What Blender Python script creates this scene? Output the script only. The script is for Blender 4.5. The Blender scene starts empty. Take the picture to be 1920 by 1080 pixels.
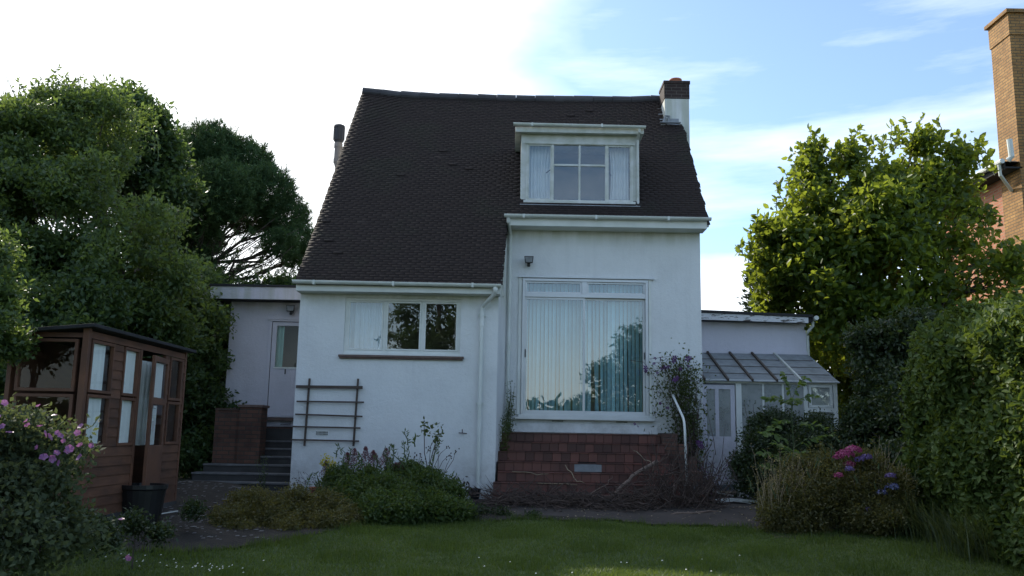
import bpy, math, random
import numpy as np
from mathutils import Vector, Matrix
R = math.radians
SC = bpy.context.scene
# ------------------------------------------------------------ camera
cam_d = bpy.data.cameras.new('camera'); cam = bpy.data.objects.new('camera', cam_d)
SC.collection.objects.link(cam); SC.camera = cam
cam_d.sensor_width = 36; cam_d.lens = 30.94; cam_d.clip_end = 3000; cam_d.clip_start = 0.05
cam.matrix_world = Matrix.Translation((0, 0, 1.6)) @ Matrix.Rotation(R(99.4), 4, 'X') @ Matrix.Rotation(R(1.03), 4, 'Z')
# ------------------------------------------------------------ sky and sun
SUN_AZ, SUN_EL = R(-43), R(34.5)          # azimuth measured from +Y towards +X
W = bpy.data.worlds.new('World'); SC.world = W; W.use_nodes = True
def build_world():
    n, l = W.node_tree.nodes, W.node_tree.links; n.clear()
    out = n.new('ShaderNodeOutputWorld'); bg = n.new('ShaderNodeBackground'); bg.inputs[1].default_value = 0.15
    sky = n.new('ShaderNodeTexSky'); sky.sky_type = 'NISHITA'; sky.sun_disc = False
    sky.sun_elevation = SUN_EL; sky.sun_rotation = SUN_AZ
    sky.dust_density = 1.0; sky.air_density = 1.0; sky.ozone_density = 1.5; sky.altitude = 100
    def M(op, *a):
        m = n.new('ShaderNodeMath'); m.operation = op
        for i, v in enumerate(a):
            if isinstance(v, (int, float)): m.inputs[i].default_value = v
            else: l.new(v, m.inputs[i])
        return m.outputs[0]
    tc = n.new('ShaderNodeTexCoord'); sp = n.new('ShaderNodeSeparateXYZ'); l.new(tc.outputs['Generated'], sp.inputs[0])
    az = M('ARCTAN2', sp.outputs[0], sp.outputs[1])
    def noise(scale, det, sx, sy, sz, rough=.55):
        mp = n.new('ShaderNodeMapping'); mp.inputs['Scale'].default_value = (sx, sy, sz)
        mp.inputs['Rotation'].default_value = (R(8), R(-14), 0)
        l.new(tc.outputs['Generated'], mp.inputs[0])
        t = n.new('ShaderNodeTexNoise'); t.inputs['Scale'].default_value = scale; t.inputs['Detail'].default_value = det
        t.inputs['Roughness'].default_value = rough; l.new(mp.outputs[0], t.inputs['Vector']); return t.outputs[0]
    big = noise(1.5, 6, 1, 1, 2.2); streak = noise(2.2, 8, 1, 1.2, 7, .6)
    # a sheet of thin cirrus over the sunward half of the sky, wisps elsewhere
    veil = M('ADD', M('MULTIPLY', M('SUBTRACT', .92, M('ABSOLUTE', M('ADD', az, .80))), 3.0), M('MULTIPLY', M('SUBTRACT', big, .5), 3.2))
    veil = M('MINIMUM', M('MAXIMUM', veil, M('MULTIPLY', .05, M('GREATER_THAN', sp.outputs[1], 0))), 1)
    wisps = M('MINIMUM', M('MAXIMUM', M('MULTIPLY', M('SUBTRACT', streak, .42), 1.5), 0), .42)
    low = M('MINIMUM', M('MAXIMUM', M('MULTIPLY', M('SUBTRACT', M('ADD', big, M('MULTIPLY', M('SUBTRACT', .16, sp.outputs[2]), 2.2)), .50), 5), 0), .8)
    rear_fill = M('MULTIPLY', M('MINIMUM', M('MAXIMUM', M('MULTIPLY', M('SUBTRACT', .20, sp.outputs[2]), 3.0), 0), .45), M('LESS_THAN', sp.outputs[1], 0))  # pale low cloud added behind the viewer to brighten the door's reflection
    mask = M('MAXIMUM', rear_fill, M('MAXIMUM', M('MAXIMUM', veil, wisps), M('MULTIPLY', low, M('GREATER_THAN', sp.outputs[1], 0))))
    mix = n.new('ShaderNodeMix'); mix.data_type = 'RGBA'; l.new(mask, mix.inputs[0]); 
    tn = n.new('ShaderNodeMix'); tn.data_type = 'RGBA'; tn.blend_type = 'MULTIPLY'; tn.inputs[0].default_value = 1; tn.inputs[7].default_value = (.93, 1.07, 1.15, 1)
    l.new(sky.outputs[0], tn.inputs[6]); l.new(tn.outputs[2], mix.inputs[6])
    mix.inputs[7].default_value = (8.6, 8.9, 9.2, 1)
    l.new(mix.outputs[2], bg.inputs[0]); l.new(bg.outputs[0], out.inputs[0])
build_world()
sl = bpy.data.lights.new('sun', 'SUN'); sl.energy = 3.6; sl.angle = R(.5); sl.color = (1, .93, .80)
so = bpy.data.objects.new('sun', sl); SC.collection.objects.link(so)
sdir = Vector((math.sin(SUN_AZ) * math.cos(SUN_EL), math.cos(SUN_AZ) * math.cos(SUN_EL), math.sin(SUN_EL)))
so.rotation_euler = sdir.to_track_quat('Z', 'Y').to_euler(); so.location = sdir * 60
SC.view_settings.view_transform = 'Standard'; SC.view_settings.look = 'None'
SC.view_settings.exposure = 0.5; SC.view_settings.gamma = 1
SC.render.engine = 'CYCLES'
SC.cycles.max_bounces = 8; SC.cycles.transparent_max_bounces = 16
# ------------------------------------------------------------ helpers
rng = np.random.default_rng(7); random.seed(7)
_f = 1650.; _RM = np.array((Matrix.Rotation(R(99.4), 3, 'X') @ Matrix.Rotation(R(1.03), 3, 'Z')))
def at(px, py, Y):
    """measured point of the photograph at a known distance Y from the camera plane"""
    d = _RM @ np.array([(px - 960) / _f, (540 - py) / _f, -1.]); p = np.array([0, 0, 1.6]) + d * (Y / d[1]); return p
def sstep(a, b, x):
    t = np.clip((x - a) / (b - a), 0, 1); return t * t * (3 - 2 * t)
def ground(x, y):
    x = np.asarray(x, float); y = np.asarray(y, float)
    z = .30 * sstep(9.0, 12.8, y) + .19 * sstep(12.8, 14.6, y)
    z = z + .22 * sstep(-3.2, -5.2, x) * sstep(7.5, 10, y)
    z = z - .25 * sstep(9, -6, y)
    return z + .02 * np.sin(x * 1.7 + y) * sstep(16, 13, y)
def tag(o, label=None, cat=None, group=None, kind=None):
    if label: o['label'] = label
    if cat: o['category'] = cat
    if group: o['group'] = group
    if kind: o['kind'] = kind
    return o
def thing(name, loc, label, cat, group=None):
    o = bpy.data.objects.new(name, None); SC.collection.objects.link(o); o.location = loc; o.empty_display_size = .2
    return tag(o, label, cat, group)
def woff(p):
    v = Vector((0, 0, 0))
    while p is not None: v += p.location; p = p.parent
    return v
def mesh_obj(name, V, F, mat, parent=None, origin=None, smooth=False):
    me = bpy.data.meshes.new(name)
    V = np.asarray(V, float).reshape(-1, 3)
    off = np.array(woff(parent)) if parent is not None else np.array(origin if origin is not None else (0, 0, 0), float)
    V = V - off
    if isinstance(F, np.ndarray):
        k = F.shape[1]; nf = len(F)
        me.vertices.add(len(V)); me.vertices.foreach_set('co', V.astype(np.float32).ravel())
        me.loops.add(nf * k); me.loops.foreach_set('vertex_index', F.astype(np.int32).ravel())
        me.polygons.add(nf); me.polygons.foreach_set('loop_start', np.arange(0, nf * k, k, dtype=np.int32))
        me.update(calc_edges=True)
    else:
        me.from_pydata(V.tolist(), [], F); me.update()
    if smooth: me.polygons.foreach_set('use_smooth', [True] * len(me.polygons))
    me.materials.append(mat)
    o = bpy.data.objects.new(name, me); SC.collection.objects.link(o)
    if parent is not None: o.parent = parent
    elif origin is not None: o.location = origin
    return o
class MB:
    def __init__(s): s.v = []; s.f = []
    def add(s, V, F):
        b = len(s.v); s.v += [tuple(p) for p in V]; s.f += [tuple(i + b for i in f) for f in F]; return s
    def box(s, x0, x1, y0, y1, z0, z1, jit=0):
        V = [(x, y, z) for z in (z0, z1) for y in (y0, y1) for x in (x0, x1)]
        return s.add(V, [(0, 2, 3, 1), (4, 5, 7, 6), (0, 1, 5, 4), (2, 6, 7, 3), (0, 4, 6, 2), (1, 3, 7, 5)])
    def hexa(s, b, t):   # four bottom and four top corners, same winding (ccw seen from above)
        return s.add(list(b) + list(t), [(3, 2, 1, 0), (4, 5, 6, 7), (0, 1, 5, 4), (1, 2, 6, 5), (2, 3, 7, 6), (3, 0, 4, 7)])
    def beam(s, a, b, w, h, up=(0, 0, 1)):
        a, b, up = Vector(a), Vector(b), Vector(up); d = (b - a).normalized(); x = d.cross(up)
        if x.length < 1e-4: x = d.cross(Vector((0, 1, 0)))
        x.normalize(); z = x.cross(d); x *= w / 2; z *= h / 2
        q = lambda c: [c - x - z, c + x - z, c + x + z, c - x + z]
        return s.add(q(a) + q(b), [(3, 2, 1, 0), (4, 5, 6, 7), (0, 1, 5, 4), (1, 2, 6, 5), (2, 3, 7, 6), (3, 0, 4, 7)])
    def tube(s, pts, rad, n=8, cap=True):
        pts = [Vector(p) for p in pts]; m = len(pts)
        if isinstance(rad, (int, float)): rad = [rad] * m
        rings = []; ref = Vector((0.31, 0.92, 0.23)).normalized()
        for i, p in enumerate(pts):
            d = (pts[min(i + 1, m - 1)] - pts[max(i - 1, 0)]).normalized()
            x = d.cross(ref)
            if x.length < .05: x = d.cross(Vector((1, 0, 0)))
            x.normalize(); y = d.cross(x)
            rings.append([p + (x * math.cos(2 * math.pi * k / n) + y * math.sin(2 * math.pi * k / n)) * rad[i] for k in range(n)])
        V = [v for r in rings for v in r]; F = []
        for i in range(m - 1):
            for k in range(n): F.append((i * n + k, i * n + (k + 1) % n, (i + 1) * n + (k + 1) % n, (i + 1) * n + k))
        if cap: F.append(tuple(range(n - 1, -1, -1))); F.append(tuple((m - 1) * n + k for k in range(n)))
        return s.add(V, F)
    def lathe(s, prof, c, n=20):
        V = []; F = []
        for r, z in prof:
            for k in range(n): a = 2 * math.pi * k / n; V.append((c[0] + r * math.cos(a), c[1] + r * math.sin(a), c[2] + z))
        for i in range(len(prof) - 1):
            for k in range(n): F.append((i * n + k, i * n + (k + 1) % n, (i + 1) * n + (k + 1) % n, (i + 1) * n + k))
        return s.add(V, F)
    def extr_y(s, poly, y0, y1):      # poly of (x,z), counter-clockwise seen from -Y
        n = len(poly); V = [(x, y0, z) for x, z in poly] + [(x, y1, z) for x, z in poly]
        F = [tuple(range(n)), tuple(range(2 * n - 1, n - 1, -1))]
        for i in range(n): j = (i + 1) % n; F.append((i, i + n, j + n, j))
        return s.add(V, F)
    def extr_x(s, poly, x0, x1):      # poly of (y,z)
        n = len(poly); V = [(x0, y, z) for y, z in poly] + [(x1, y, z) for y, z in poly]
        F = [tuple(range(n - 1, -1, -1)), tuple(range(n, 2 * n))]
        for i in range(n): j = (i + 1) % n; F.append((i, j, j + n, i + n))
        return s.add(V, F)
    def wall_y(s, x0, x1, y0, y1, z0, z1, holes=()):   # wall with rectangular holes (x0,x1,z0,z1)
        xs = sorted({x0, x1, *[h[0] for h in holes], *[h[1] for h in holes]})
        zs = sorted({z0, z1, *[h[2] for h in holes], *[h[3] for h in holes]})
        def hol(i, j):
            if i < 0 or j < 0 or i >= len(xs) - 1 or j >= len(zs) - 1: return True
            cx, cz = (xs[i] + xs[i + 1]) / 2, (zs[j] + zs[j + 1]) / 2
            return any(h[0] < cx < h[1] and h[2] < cz < h[3] for h in holes)
        for i in range(len(xs) - 1):
            for j in range(len(zs) - 1):
                if hol(i, j): continue
                a, b, c, d = xs[i], xs[i + 1], zs[j], zs[j + 1]
                s.add([(a, y0, c), (b, y0, c), (b, y0, d), (a, y0, d)], [(0, 1, 2, 3)])
                s.add([(a, y1, c), (b, y1, c), (b, y1, d), (a, y1, d)], [(3, 2, 1, 0)])
                if hol(i - 1, j): s.add([(a, y0, c), (a, y1, c), (a, y1, d), (a, y0, d)], [(3, 2, 1, 0)])
                if hol(i + 1, j): s.add([(b, y0, c), (b, y1, c), (b, y1, d), (b, y0, d)], [(0, 1, 2, 3)])
                if hol(i, j - 1): s.add([(a, y0, c), (b, y0, c), (b, y1, c), (a, y1, c)], [(3, 2, 1, 0)])
                if hol(i, j + 1): s.add([(a, y0, d), (b, y0, d), (b, y1, d), (a, y1, d)], [(0, 1, 2, 3)])
        return s
    def frame_y(s, x0, x1, z0, z1, w, y0, y1, wb=None):     # rectangular frame, stiles between rails
        wb = wb or w
        s.box(x0, x1, y0, y1, z1 - w, z1); s.box(x0, x1, y0, y1, z0, z0 + wb)
        s.box(x0, x0 + w, y0, y1, z0 + wb, z1 - w); s.box(x1 - w, x1, y0, y1, z0 + wb, z1 - w); return s
    def curtain(s, x0, x1, z0, z1, y, waves, amp, n=60, axis='x', gather=0):
        V = []; F = []; rows = 5
        ph = random.random() * 6
        for j in range(rows):
            t = j / (rows - 1); z = z1 + (z0 - z1) * t
            for i in range(n):
                u = i / (n - 1); g = 1 - gather * math.sin(math.pi * t) 
                xx = x0 + (x1 - x0) * (u * g)
                a = amp * (math.sin(u * waves * 6.283 + ph + .6 * math.sin(u * 9 + t)) + .4 * math.sin(u * waves * 15 + ph * 2))
                V.append((xx, y + a, z) if axis == 'x' else (y + a, xx, z))
        for j in range(rows - 1):
            for i in range(n - 1): F.append((j * n + i, (j + 1) * n + i, (j + 1) * n + i + 1, j * n + i + 1))
        return s.add(V, F)
    def build(s, name, mat, parent=None, origin=None, smooth=False, bevel=0):
        o = mesh_obj(name, s.v, s.f, mat, parent, origin, smooth)
        if bevel:
            m = o.modifiers.new('bevel', 'BEVEL'); m.width = bevel; m.segments = 2; m.limit_method = 'ANGLE'; m.angle_limit = R(40)
        return o
# ------------------------------------------------------------ materials
def newmat(name):
    m = bpy.data.materials.new(name); m.use_nodes = True; return m, m.node_tree.nodes, m.node_tree.links, m.node_tree.nodes['Principled BSDF']
def ramp(n, l, src, stops):
    r = n.new('ShaderNodeValToRGB'); e = r.color_ramp.elements
    while len(e) < len(stops): e.new(.5)
    for i, (p, c) in enumerate(stops): e[i].position = p; e[i].color = (*c, 1) if len(c) == 3 else c
    l.new(src, r.inputs[0]); return r.outputs[0]
def nz(n, l, scale, det=5, vec=None, rough=.55, sc=(1, 1, 1)):
    t = n.new('ShaderNodeTexNoise'); t.inputs['Scale'].default_value = scale; t.inputs['Detail'].default_value = det
    t.inputs['Roughness'].default_value = rough
    mp = n.new('ShaderNodeMapping'); mp.inputs['Scale'].default_value = sc
    if vec is None: vec = n.new('ShaderNodeTexCoord').outputs['Object']
    l.new(vec, mp.inputs[0]); l.new(mp.outputs[0], t.inputs['Vector']); return t.outputs[0]
def mixc(n, l, fac, a, b, mode='MIX'):
    m = n.new('ShaderNodeMix'); m.data_type = 'RGBA'; m.blend_type = mode
    for i, v in ((0, fac), (6, a), (7, b)):
        if isinstance(v, (int, float)): m.inputs[i].default_value = v
        elif isinstance(v, tuple): m.inputs[i].default_value = (*v, 1)
        else: l.new(v, m.inputs[i])
    return m.outputs[2]
def bump(n, l, p, h, st=.3, dist=.01):
    b = n.new('ShaderNodeBump'); b.inputs['Strength'].default_value = st; b.inputs['Distance'].default_value = dist
    l.new(h, b.inputs['Height']); l.new(b.outputs[0], p.inputs['Normal'])
def simple(name, c1, c2=None, rough=.6, scale=6, bscale=60, bst=.15, bd=.003, metal=0, isl=0, sc=(1, 1, 1), spec=None):
    m, n, l, p = newmat(name); c2 = c2 or tuple(x * .8 for x in c1)
    f = nz(n, l, scale, 6, sc=sc); col = ramp(n, l, f, [(.3, c1), (.7, c2)])
    if isl:
        g = n.new('ShaderNodeNewGeometry'); v = ramp(n, l, g.outputs['Random Per Island'], [(0, (1 - isl,) * 3), (1, (1 + isl * .6,) * 3)])
        col = mixc(n, l, 1., col, v, 'MULTIPLY')
    l.new(col, p.inputs['Base Color']); p.inputs['Roughness'].default_value = rough; p.inputs['Metallic'].default_value = metal
    if spec is not None: p.inputs['Specular IOR Level'].default_value = spec
    if bst: bump(n, l, p, nz(n, l, bscale, 4, sc=sc), bst, bd)
    return m
def stucco(name, col, dirt, lo, hi):
    """painted render: brush texture, grime near the ground and algae runs below the eaves"""
    m, n, l, p = newmat(name)
    g = n.new('ShaderNodeNewGeometry'); sp = n.new('ShaderNodeSeparateXYZ'); l.new(g.outputs['Position'], sp.inputs[0])
    pos = g.outputs['Position']
    base = ramp(n, l, nz(n, l, 1.3, 7, pos, .6), [(.25, tuple(x * .84 for x in col)), (.5, tuple(x * .95 for x in col)), (.75, col)])
    def mr(v, a, b, c=0, d=1):
        k = n.new('ShaderNodeMapRange'); l.new(v, k.inputs[0]); k.inputs[1].default_value = a; k.inputs[2].default_value = b
        k.inputs[3].default_value = c; k.inputs[4].default_value = d; return k.outputs[0]
    def mul(a, b):
        k = n.new('ShaderNodeMath'); k.operation = 'MULTIPLY'; l.new(a, k.inputs[0]); l.new(b, k.inputs[1]) if not isinstance(b, float) else setattr(k.inputs[1], 'default_value', b); return k.outputs[0]
    low = mul(mr(sp.outputs[2], lo + .9, lo - .1), mr(nz(n, l, 3.5, 8, pos, .7), .38, .62))
    high = mul(mr(sp.outputs[2], hi - .35, hi), mr(nz(n, l, 5, 6, pos, .6, (1, 1, .12)), .35, .6))
    run = mul(mr(nz(n, l, 9, 5, pos, .6, (1, 1, .05)), .55, .74), .22)
    c = mixc(n, l, mul(low, .8), base, dirt); c = mixc(n, l, mul(high, .5), c, (.30, .33, .20)); c = mixc(n, l, run, c, tuple(x * .75 for x in col))
    l.new(c, p.inputs['Base Color']); p.inputs['Roughness'].default_value = .75
    bump(n, l, p, nz(n, l, 14, 9, pos, .75), .6, .022)
    return m
def brickmat(name, a, b, mortar, dark=.5):
    m, n, l, p = newmat(name)
    g = n.new('ShaderNodeNewGeometry'); sp = n.new('ShaderNodeSeparateXYZ'); l.new(g.outputs['Position'], sp.inputs[0])
    ad = n.new('ShaderNodeMath'); l.new(sp.outputs[0], ad.inputs[0]); l.new(sp.outputs[1], ad.inputs[1])
    cb = n.new('ShaderNodeCombineXYZ'); l.new(ad.outputs[0], cb.inputs[0]); l.new(sp.outputs[2], cb.inputs[1])
    t = n.new('ShaderNodeTexBrick'); l.new(cb.outputs[0], t.inputs[0]); t.inputs['Color1'].default_value = (*a, 1); t.inputs['Color2'].default_value = (*b, 1)
    t.inputs['Mortar'].default_value = (*mortar, 1); t.inputs['Scale'].default_value = 1; t.inputs['Brick Width'].default_value = .225
    t.inputs['Row Height'].default_value = .075; t.inputs['Mortar Size'].default_value = .010; t.inputs['Mortar Smooth'].default_value = .3
    c = mixc(n, l, 1., t.outputs[0], ramp(n, l, nz(n, l, 2.2, 8, g.outputs['Position'], .7), [(.3, (dark,) * 3), (.65, (1, 1, 1))]), 'MULTIPLY')
    l.new(c, p.inputs['Base Color']); p.inputs['Roughness'].default_value = .85
    b2 = n.new('ShaderNodeBump'); b2.inputs['Strength'].default_value = .6; b2.inputs['Distance'].default_value = .008; b2.invert = True
    l.new(t.outputs['Fac'], b2.inputs['Height']); l.new(b2.outputs[0], p.inputs['Normal']); return m
def leafmat(name, c1, c2, trans=.4, rough=.45, tcol=None, spec=.4):
    m, n, l, p = newmat(name); out = n['Material Output']
    g = n.new('ShaderNodeNewGeometry')
    f = ramp(n, l, g.outputs['Random Per Island'], [(0, c1), (.65, tuple((a + b) / 2 for a, b in zip(c1, c2))), (1, c2)])
    v = ramp(n, l, nz(n, l, 1.1, 3), [(.3, (.78, .8, .78)), (.7, (1.1, 1.08, 1.0))])
    c = mixc(n, l, 1., f, v, 'MULTIPLY'); l.new(c, p.inputs['Base Color'])
    p.inputs['Roughness'].default_value = rough; p.inputs['Specular IOR Level'].default_value = spec
    t = n.new('ShaderNodeBsdfTranslucent')
    tc = tcol or (c2[0] * 2.0 + .02, c2[1] * 1.9 + .02, c2[2] * 1.1)
    l.new(mixc(n, l, 1., v, tc, 'MULTIPLY'), t.inputs[0])
    mx = n.new('ShaderNodeMixShader'); mx.inputs[0].default_value = trans
    l.new(p.outputs[0], mx.inputs[1]); l.new(t.outputs[0], mx.inputs[2]); l.new(mx.outputs[0], out.inputs[0]); return m
def glassmat(name, ior=1.9, dirt=0, dcol=(.5, .52, .5), tint=(.9, .95, .95)):
    m, n, l, p = newmat(name); out = n['Material Output']; n.remove(p)
    tr = n.new('ShaderNodeBsdfTransparent'); tr.inputs[0].default_value = (*tint, 1)
    gl = n.new('ShaderNodeBsdfGlossy'); gl.inputs['Roughness'].default_value = .0
    b = n.new('ShaderNodeBump'); b.inputs['Strength'].default_value = .06; b.inputs['Distance'].default_value = .02
    l.new(nz(n, l, 2.5, 1), b.inputs['Height']); l.new(b.outputs[0], gl.inputs['Normal'])
    fr0 = n.new('ShaderNodeFresnel'); fr0.inputs[0].default_value = ior; bf = n.new('ShaderNodeNewGeometry')
    inv = n.new('ShaderNodeMath'); inv.operation = 'SUBTRACT'; inv.inputs[0].default_value = 1; l.new(bf.outputs['Backfacing'], inv.inputs[1])
    fr = n.new('ShaderNodeMath'); fr.operation = 'MULTIPLY'; l.new(fr0.outputs[0], fr.inputs[0]); l.new(inv.outputs[0], fr.inputs[1])
    mx = n.new('ShaderNodeMixShader'); l.new(fr.outputs[0], mx.inputs[0]); l.new(tr.outputs[0], mx.inputs[1]); l.new(gl.outputs[0], mx.inputs[2])
    res = mx.outputs[0]
    if dirt:
        d = n.new('ShaderNodeBsdfDiffuse'); d.inputs[0].default_value = (*dcol, 1)
        m2 = n.new('ShaderNodeMixShader'); f = ramp(n, l, nz(n, l, 4, 8, rough=.65), [(.25, (dirt * .6,) * 3), (.75, (min(1, dirt * 1.3),) * 3)])
        l.new(f, m2.inputs[0]); l.new(res, m2.inputs[1]); l.new(d.outputs[0], m2.inputs[2]); res = m2.outputs[0]
    l.new(res, out.inputs[0]); return m
def flakymat(name):
    m, n, l, p = newmat(name)
    f = nz(n, l, 5.5, 6, sc=(1, 1, 5), rough=.62)
    c = ramp(n, l, f, [(.55, (.62, .62, .64)), (.58, (.08, .065, .055))])
    l.new(c, p.inputs['Base Color']); p.inputs['Roughness'].default_value = .7; bump(n, l, p, f, -.3, .01); return m
M_ = {}
M_['wall'] = stucco('white_render', (.75, .76, .76), (.36, .35, .33), .6, 4.05)
M_['wall_high'] = stucco('white_render_main', (.75, .76, .76), (.42, .42, .40), 1.6, 5.5)
M_['annex_wall'] = stucco('pale_render', (.62, .60, .66), (.34, .34, .34), 1.2, 4.2)
M_['white'] = simple('white_paint', (.74, .75, .72), (.62, .64, .60), .45, 3, 90, .12)
M_['old_white'] = simple('weathered_white_paint', (.66, .67, .66), (.46, .48, .42), .6, 5, 50, .3)
M_['pvc'] = simple('white_plastic', (.70, .72, .70), (.55, .58, .53), .35, 2.5, 60, .08)
M_['alu'] = simple('pale_aluminium', (.60, .61, .62), (.52, .53, .54), .35, 3, 90, .05, metal=.3)
M_['roof'] = None
M_['lead'] = simple('lead_flashing', (.32, .34, .36), (.2, .21, .23), .5, 5, 20, .3, metal=.3)
M_['ridge'] = simple('ridge_clay', (.06, .058, .066), (.035, .034, .04), .7, 3, 40, .3, isl=.3)
M_['felt'] = simple('roof_felt', (.03, .03, .033), (.02, .02, .022), .9, 4, 80, .3)
M_['brown_sill'] = simple('brown_tile_sill', (.16, .10, .08), (.09, .06, .05), .6, 8, 60, .3)
M_['trellis'] = simple('weathered_brown_wood', (.10, .075, .06), (.06, .045, .037), .85, 4, 40, .5, sc=(1, 1, 1))
M_['tile'] = simple('red_quarry_tile', (.138, .046, .032), (.078, .030, .023), .55, 2.2, 60, .3, isl=.5)
M_['mortar'] = simple('dark_mortar', (.06, .035, .03), (.035, .025, .022), .95, 6, 60, .4)
M_['brick_dark'] = brickmat('brown_brick', (.16, .075, .05), (.10, .05, .038), (.07, .055, .045))
M_['brick_black'] = brickmat('sooty_brick', (.055, .03, .026), (.035, .022, .02), (.10, .08, .07), .4)
M_['brick_nb'] = brickmat('golden_brick', (.46, .25, .085), (.34, .17, .055), (.15, .11, .06), .55)
M_['brick_red'] = brickmat('orange_brick', (.55, .22, .12), (.45, .16, .09), (.4, .3, .2), .7)
M_['terracotta'] = simple('terracotta', (.55, .20, .10), (.40, .13, .07), .7, 6, 50, .2)
M_['black'] = simple('black_plastic', (.02, .02, .022), (.012, .012, .013), .35, 4, 60, .1)
M_['dark'] = simple('vent_shade', (.012, .012, .014), (.008, .008, .009), .9, 4, 60, 0)
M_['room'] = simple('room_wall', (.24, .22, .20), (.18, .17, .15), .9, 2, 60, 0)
M_['curtain'] = simple('white_net_curtain', (.78, .80, .80), (.66, .68, .68), .9, 3, 200, .1)
M_['curtain_blue'] = simple('pale_blue_curtain', (.50, .62, .70), (.40, .52, .62), .9, 3, 200, .1)
M_['curtain_green'] = simple('sea_green_curtain', (.30, .50, .45), (.24, .42, .38), .9, 3, 200, .1)
M_['blind'] = simple('cream_blind', (.84, .86, .82), (.76, .80, .76), .8, 3, 200, .05)
M_['louvre'] = simple('pale_aqua_louvres', (.36, .60, .66), (.30, .53, .59), .8, 3, 200, .05, isl=.25)
M_['glass'] = glassmat('window_glass', 2.4, tint=(.97, .98, .98))
M_['glass_shed'] = glassmat('thin_shed_glass', 1.4, tint=(.97, .98, .98))
M_['glass_door'] = glassmat('double_glazing', 2.6, tint=(.97, .985, .985))
M_['glass_dirty'] = glassmat('dirty_glass', 1.6, .42, (.55, .56, .54))
M_['glass_roof'] = glassmat('grimy_roof_glass', 1.6, .82, (.30, .32, .33))
M_['flaky'] = flakymat('flaking_white_paint')
M_['flue'] = simple('grey_cement_flue', (.34, .29, .27), (.22, .19, .18), .8, 5, 60, .3)
M_['shed'] = simple('red_brown_stained_wood', (.155, .066, .034), (.075, .034, .020), .7, 2.5, 40, .35, isl=.25, sc=(1, 1, 3))
M_['shed_trim'] = simple('brown_stained_trim', (.165, .070, .036), (.095, .043, .026), .65, 3, 40, .3)
M_['stone'] = simple('dark_slabs', (.060, .058, .058), (.03, .029, .029), .85, 3, 50, .5)
M_['edge'] = simple('pale_step_edge', (.16, .16, .165), (.09, .09, .095), .8, 6, 60, .4)
M_['path'] = simple('paving', (.060, .048, .043), (.028, .024, .022), .9, 2.2, 40, .6)
M_['soil'] = simple('soil', (.036, .028, .022), (.014, .012, .010), .95, 5, 30, .9, bd=.03)
M_['grey_block'] = simple('grey_slate', (.26, .27, .28), (.17, .18, .19), .7, 9, 40, .3)
M_['wood_dead'] = simple('dead_branch', (.20, .14, .11), (.11, .08, .065), .85, 9, 60, .4)
M_['straw'] = simple('pale_straw', (.36, .29, .19), (.22, .17, .11), .8, 9, 60, .2)
M_['bark'] = simple('bark', (.10, .08, .062), (.05, .042, .035), .9, 6, 25, .8, bd=.02)
M_['twig'] = simple('brush_twigs', (.10, .068, .055), (.045, .032, .028), .9, 9, 40, .3)
M_['stem'] = simple('green_stem', (.07, .11, .04), (.05, .07, .03), .7, 6, 50, .1)
def roofmat():
    m, n, l, p = newmat('dark_clay_roof_tiles')
    g = n.new('ShaderNodeNewGeometry'); pos = g.outputs['Position']
    c = ramp(n, l, g.outputs['Random Per Island'], [(0, (.0212, .0144, .0128)), (.5, (.0222, .0150, .0134)), (.99, (.0235, .0158, .0140)), (1, (.038, .028, .025))])
    moss = ramp(n, l, nz(n, l, .9, 7, pos, .65), [(.5, (0, 0, 0)), (.68, (.75, .75, .75))])
    c = mixc(n, l, moss, c, (.022, .022, .014)); 
    lich = ramp(n, l, nz(n, l, 16, 3, pos, .5), [(.77, (0, 0, 0)), (.79, (.6, .6, .6))])
    c = mixc(n, l, lich, c, (.16, .15, .12))
    l.new(c, p.inputs['Base Color']); p.inputs['Roughness'].default_value = .82; p.inputs['Specular IOR Level'].default_value = .3
    bump(n, l, p, nz(n, l, 45, 5, pos), .2, .002); return m
M_['roof'] = roofmat()
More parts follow.
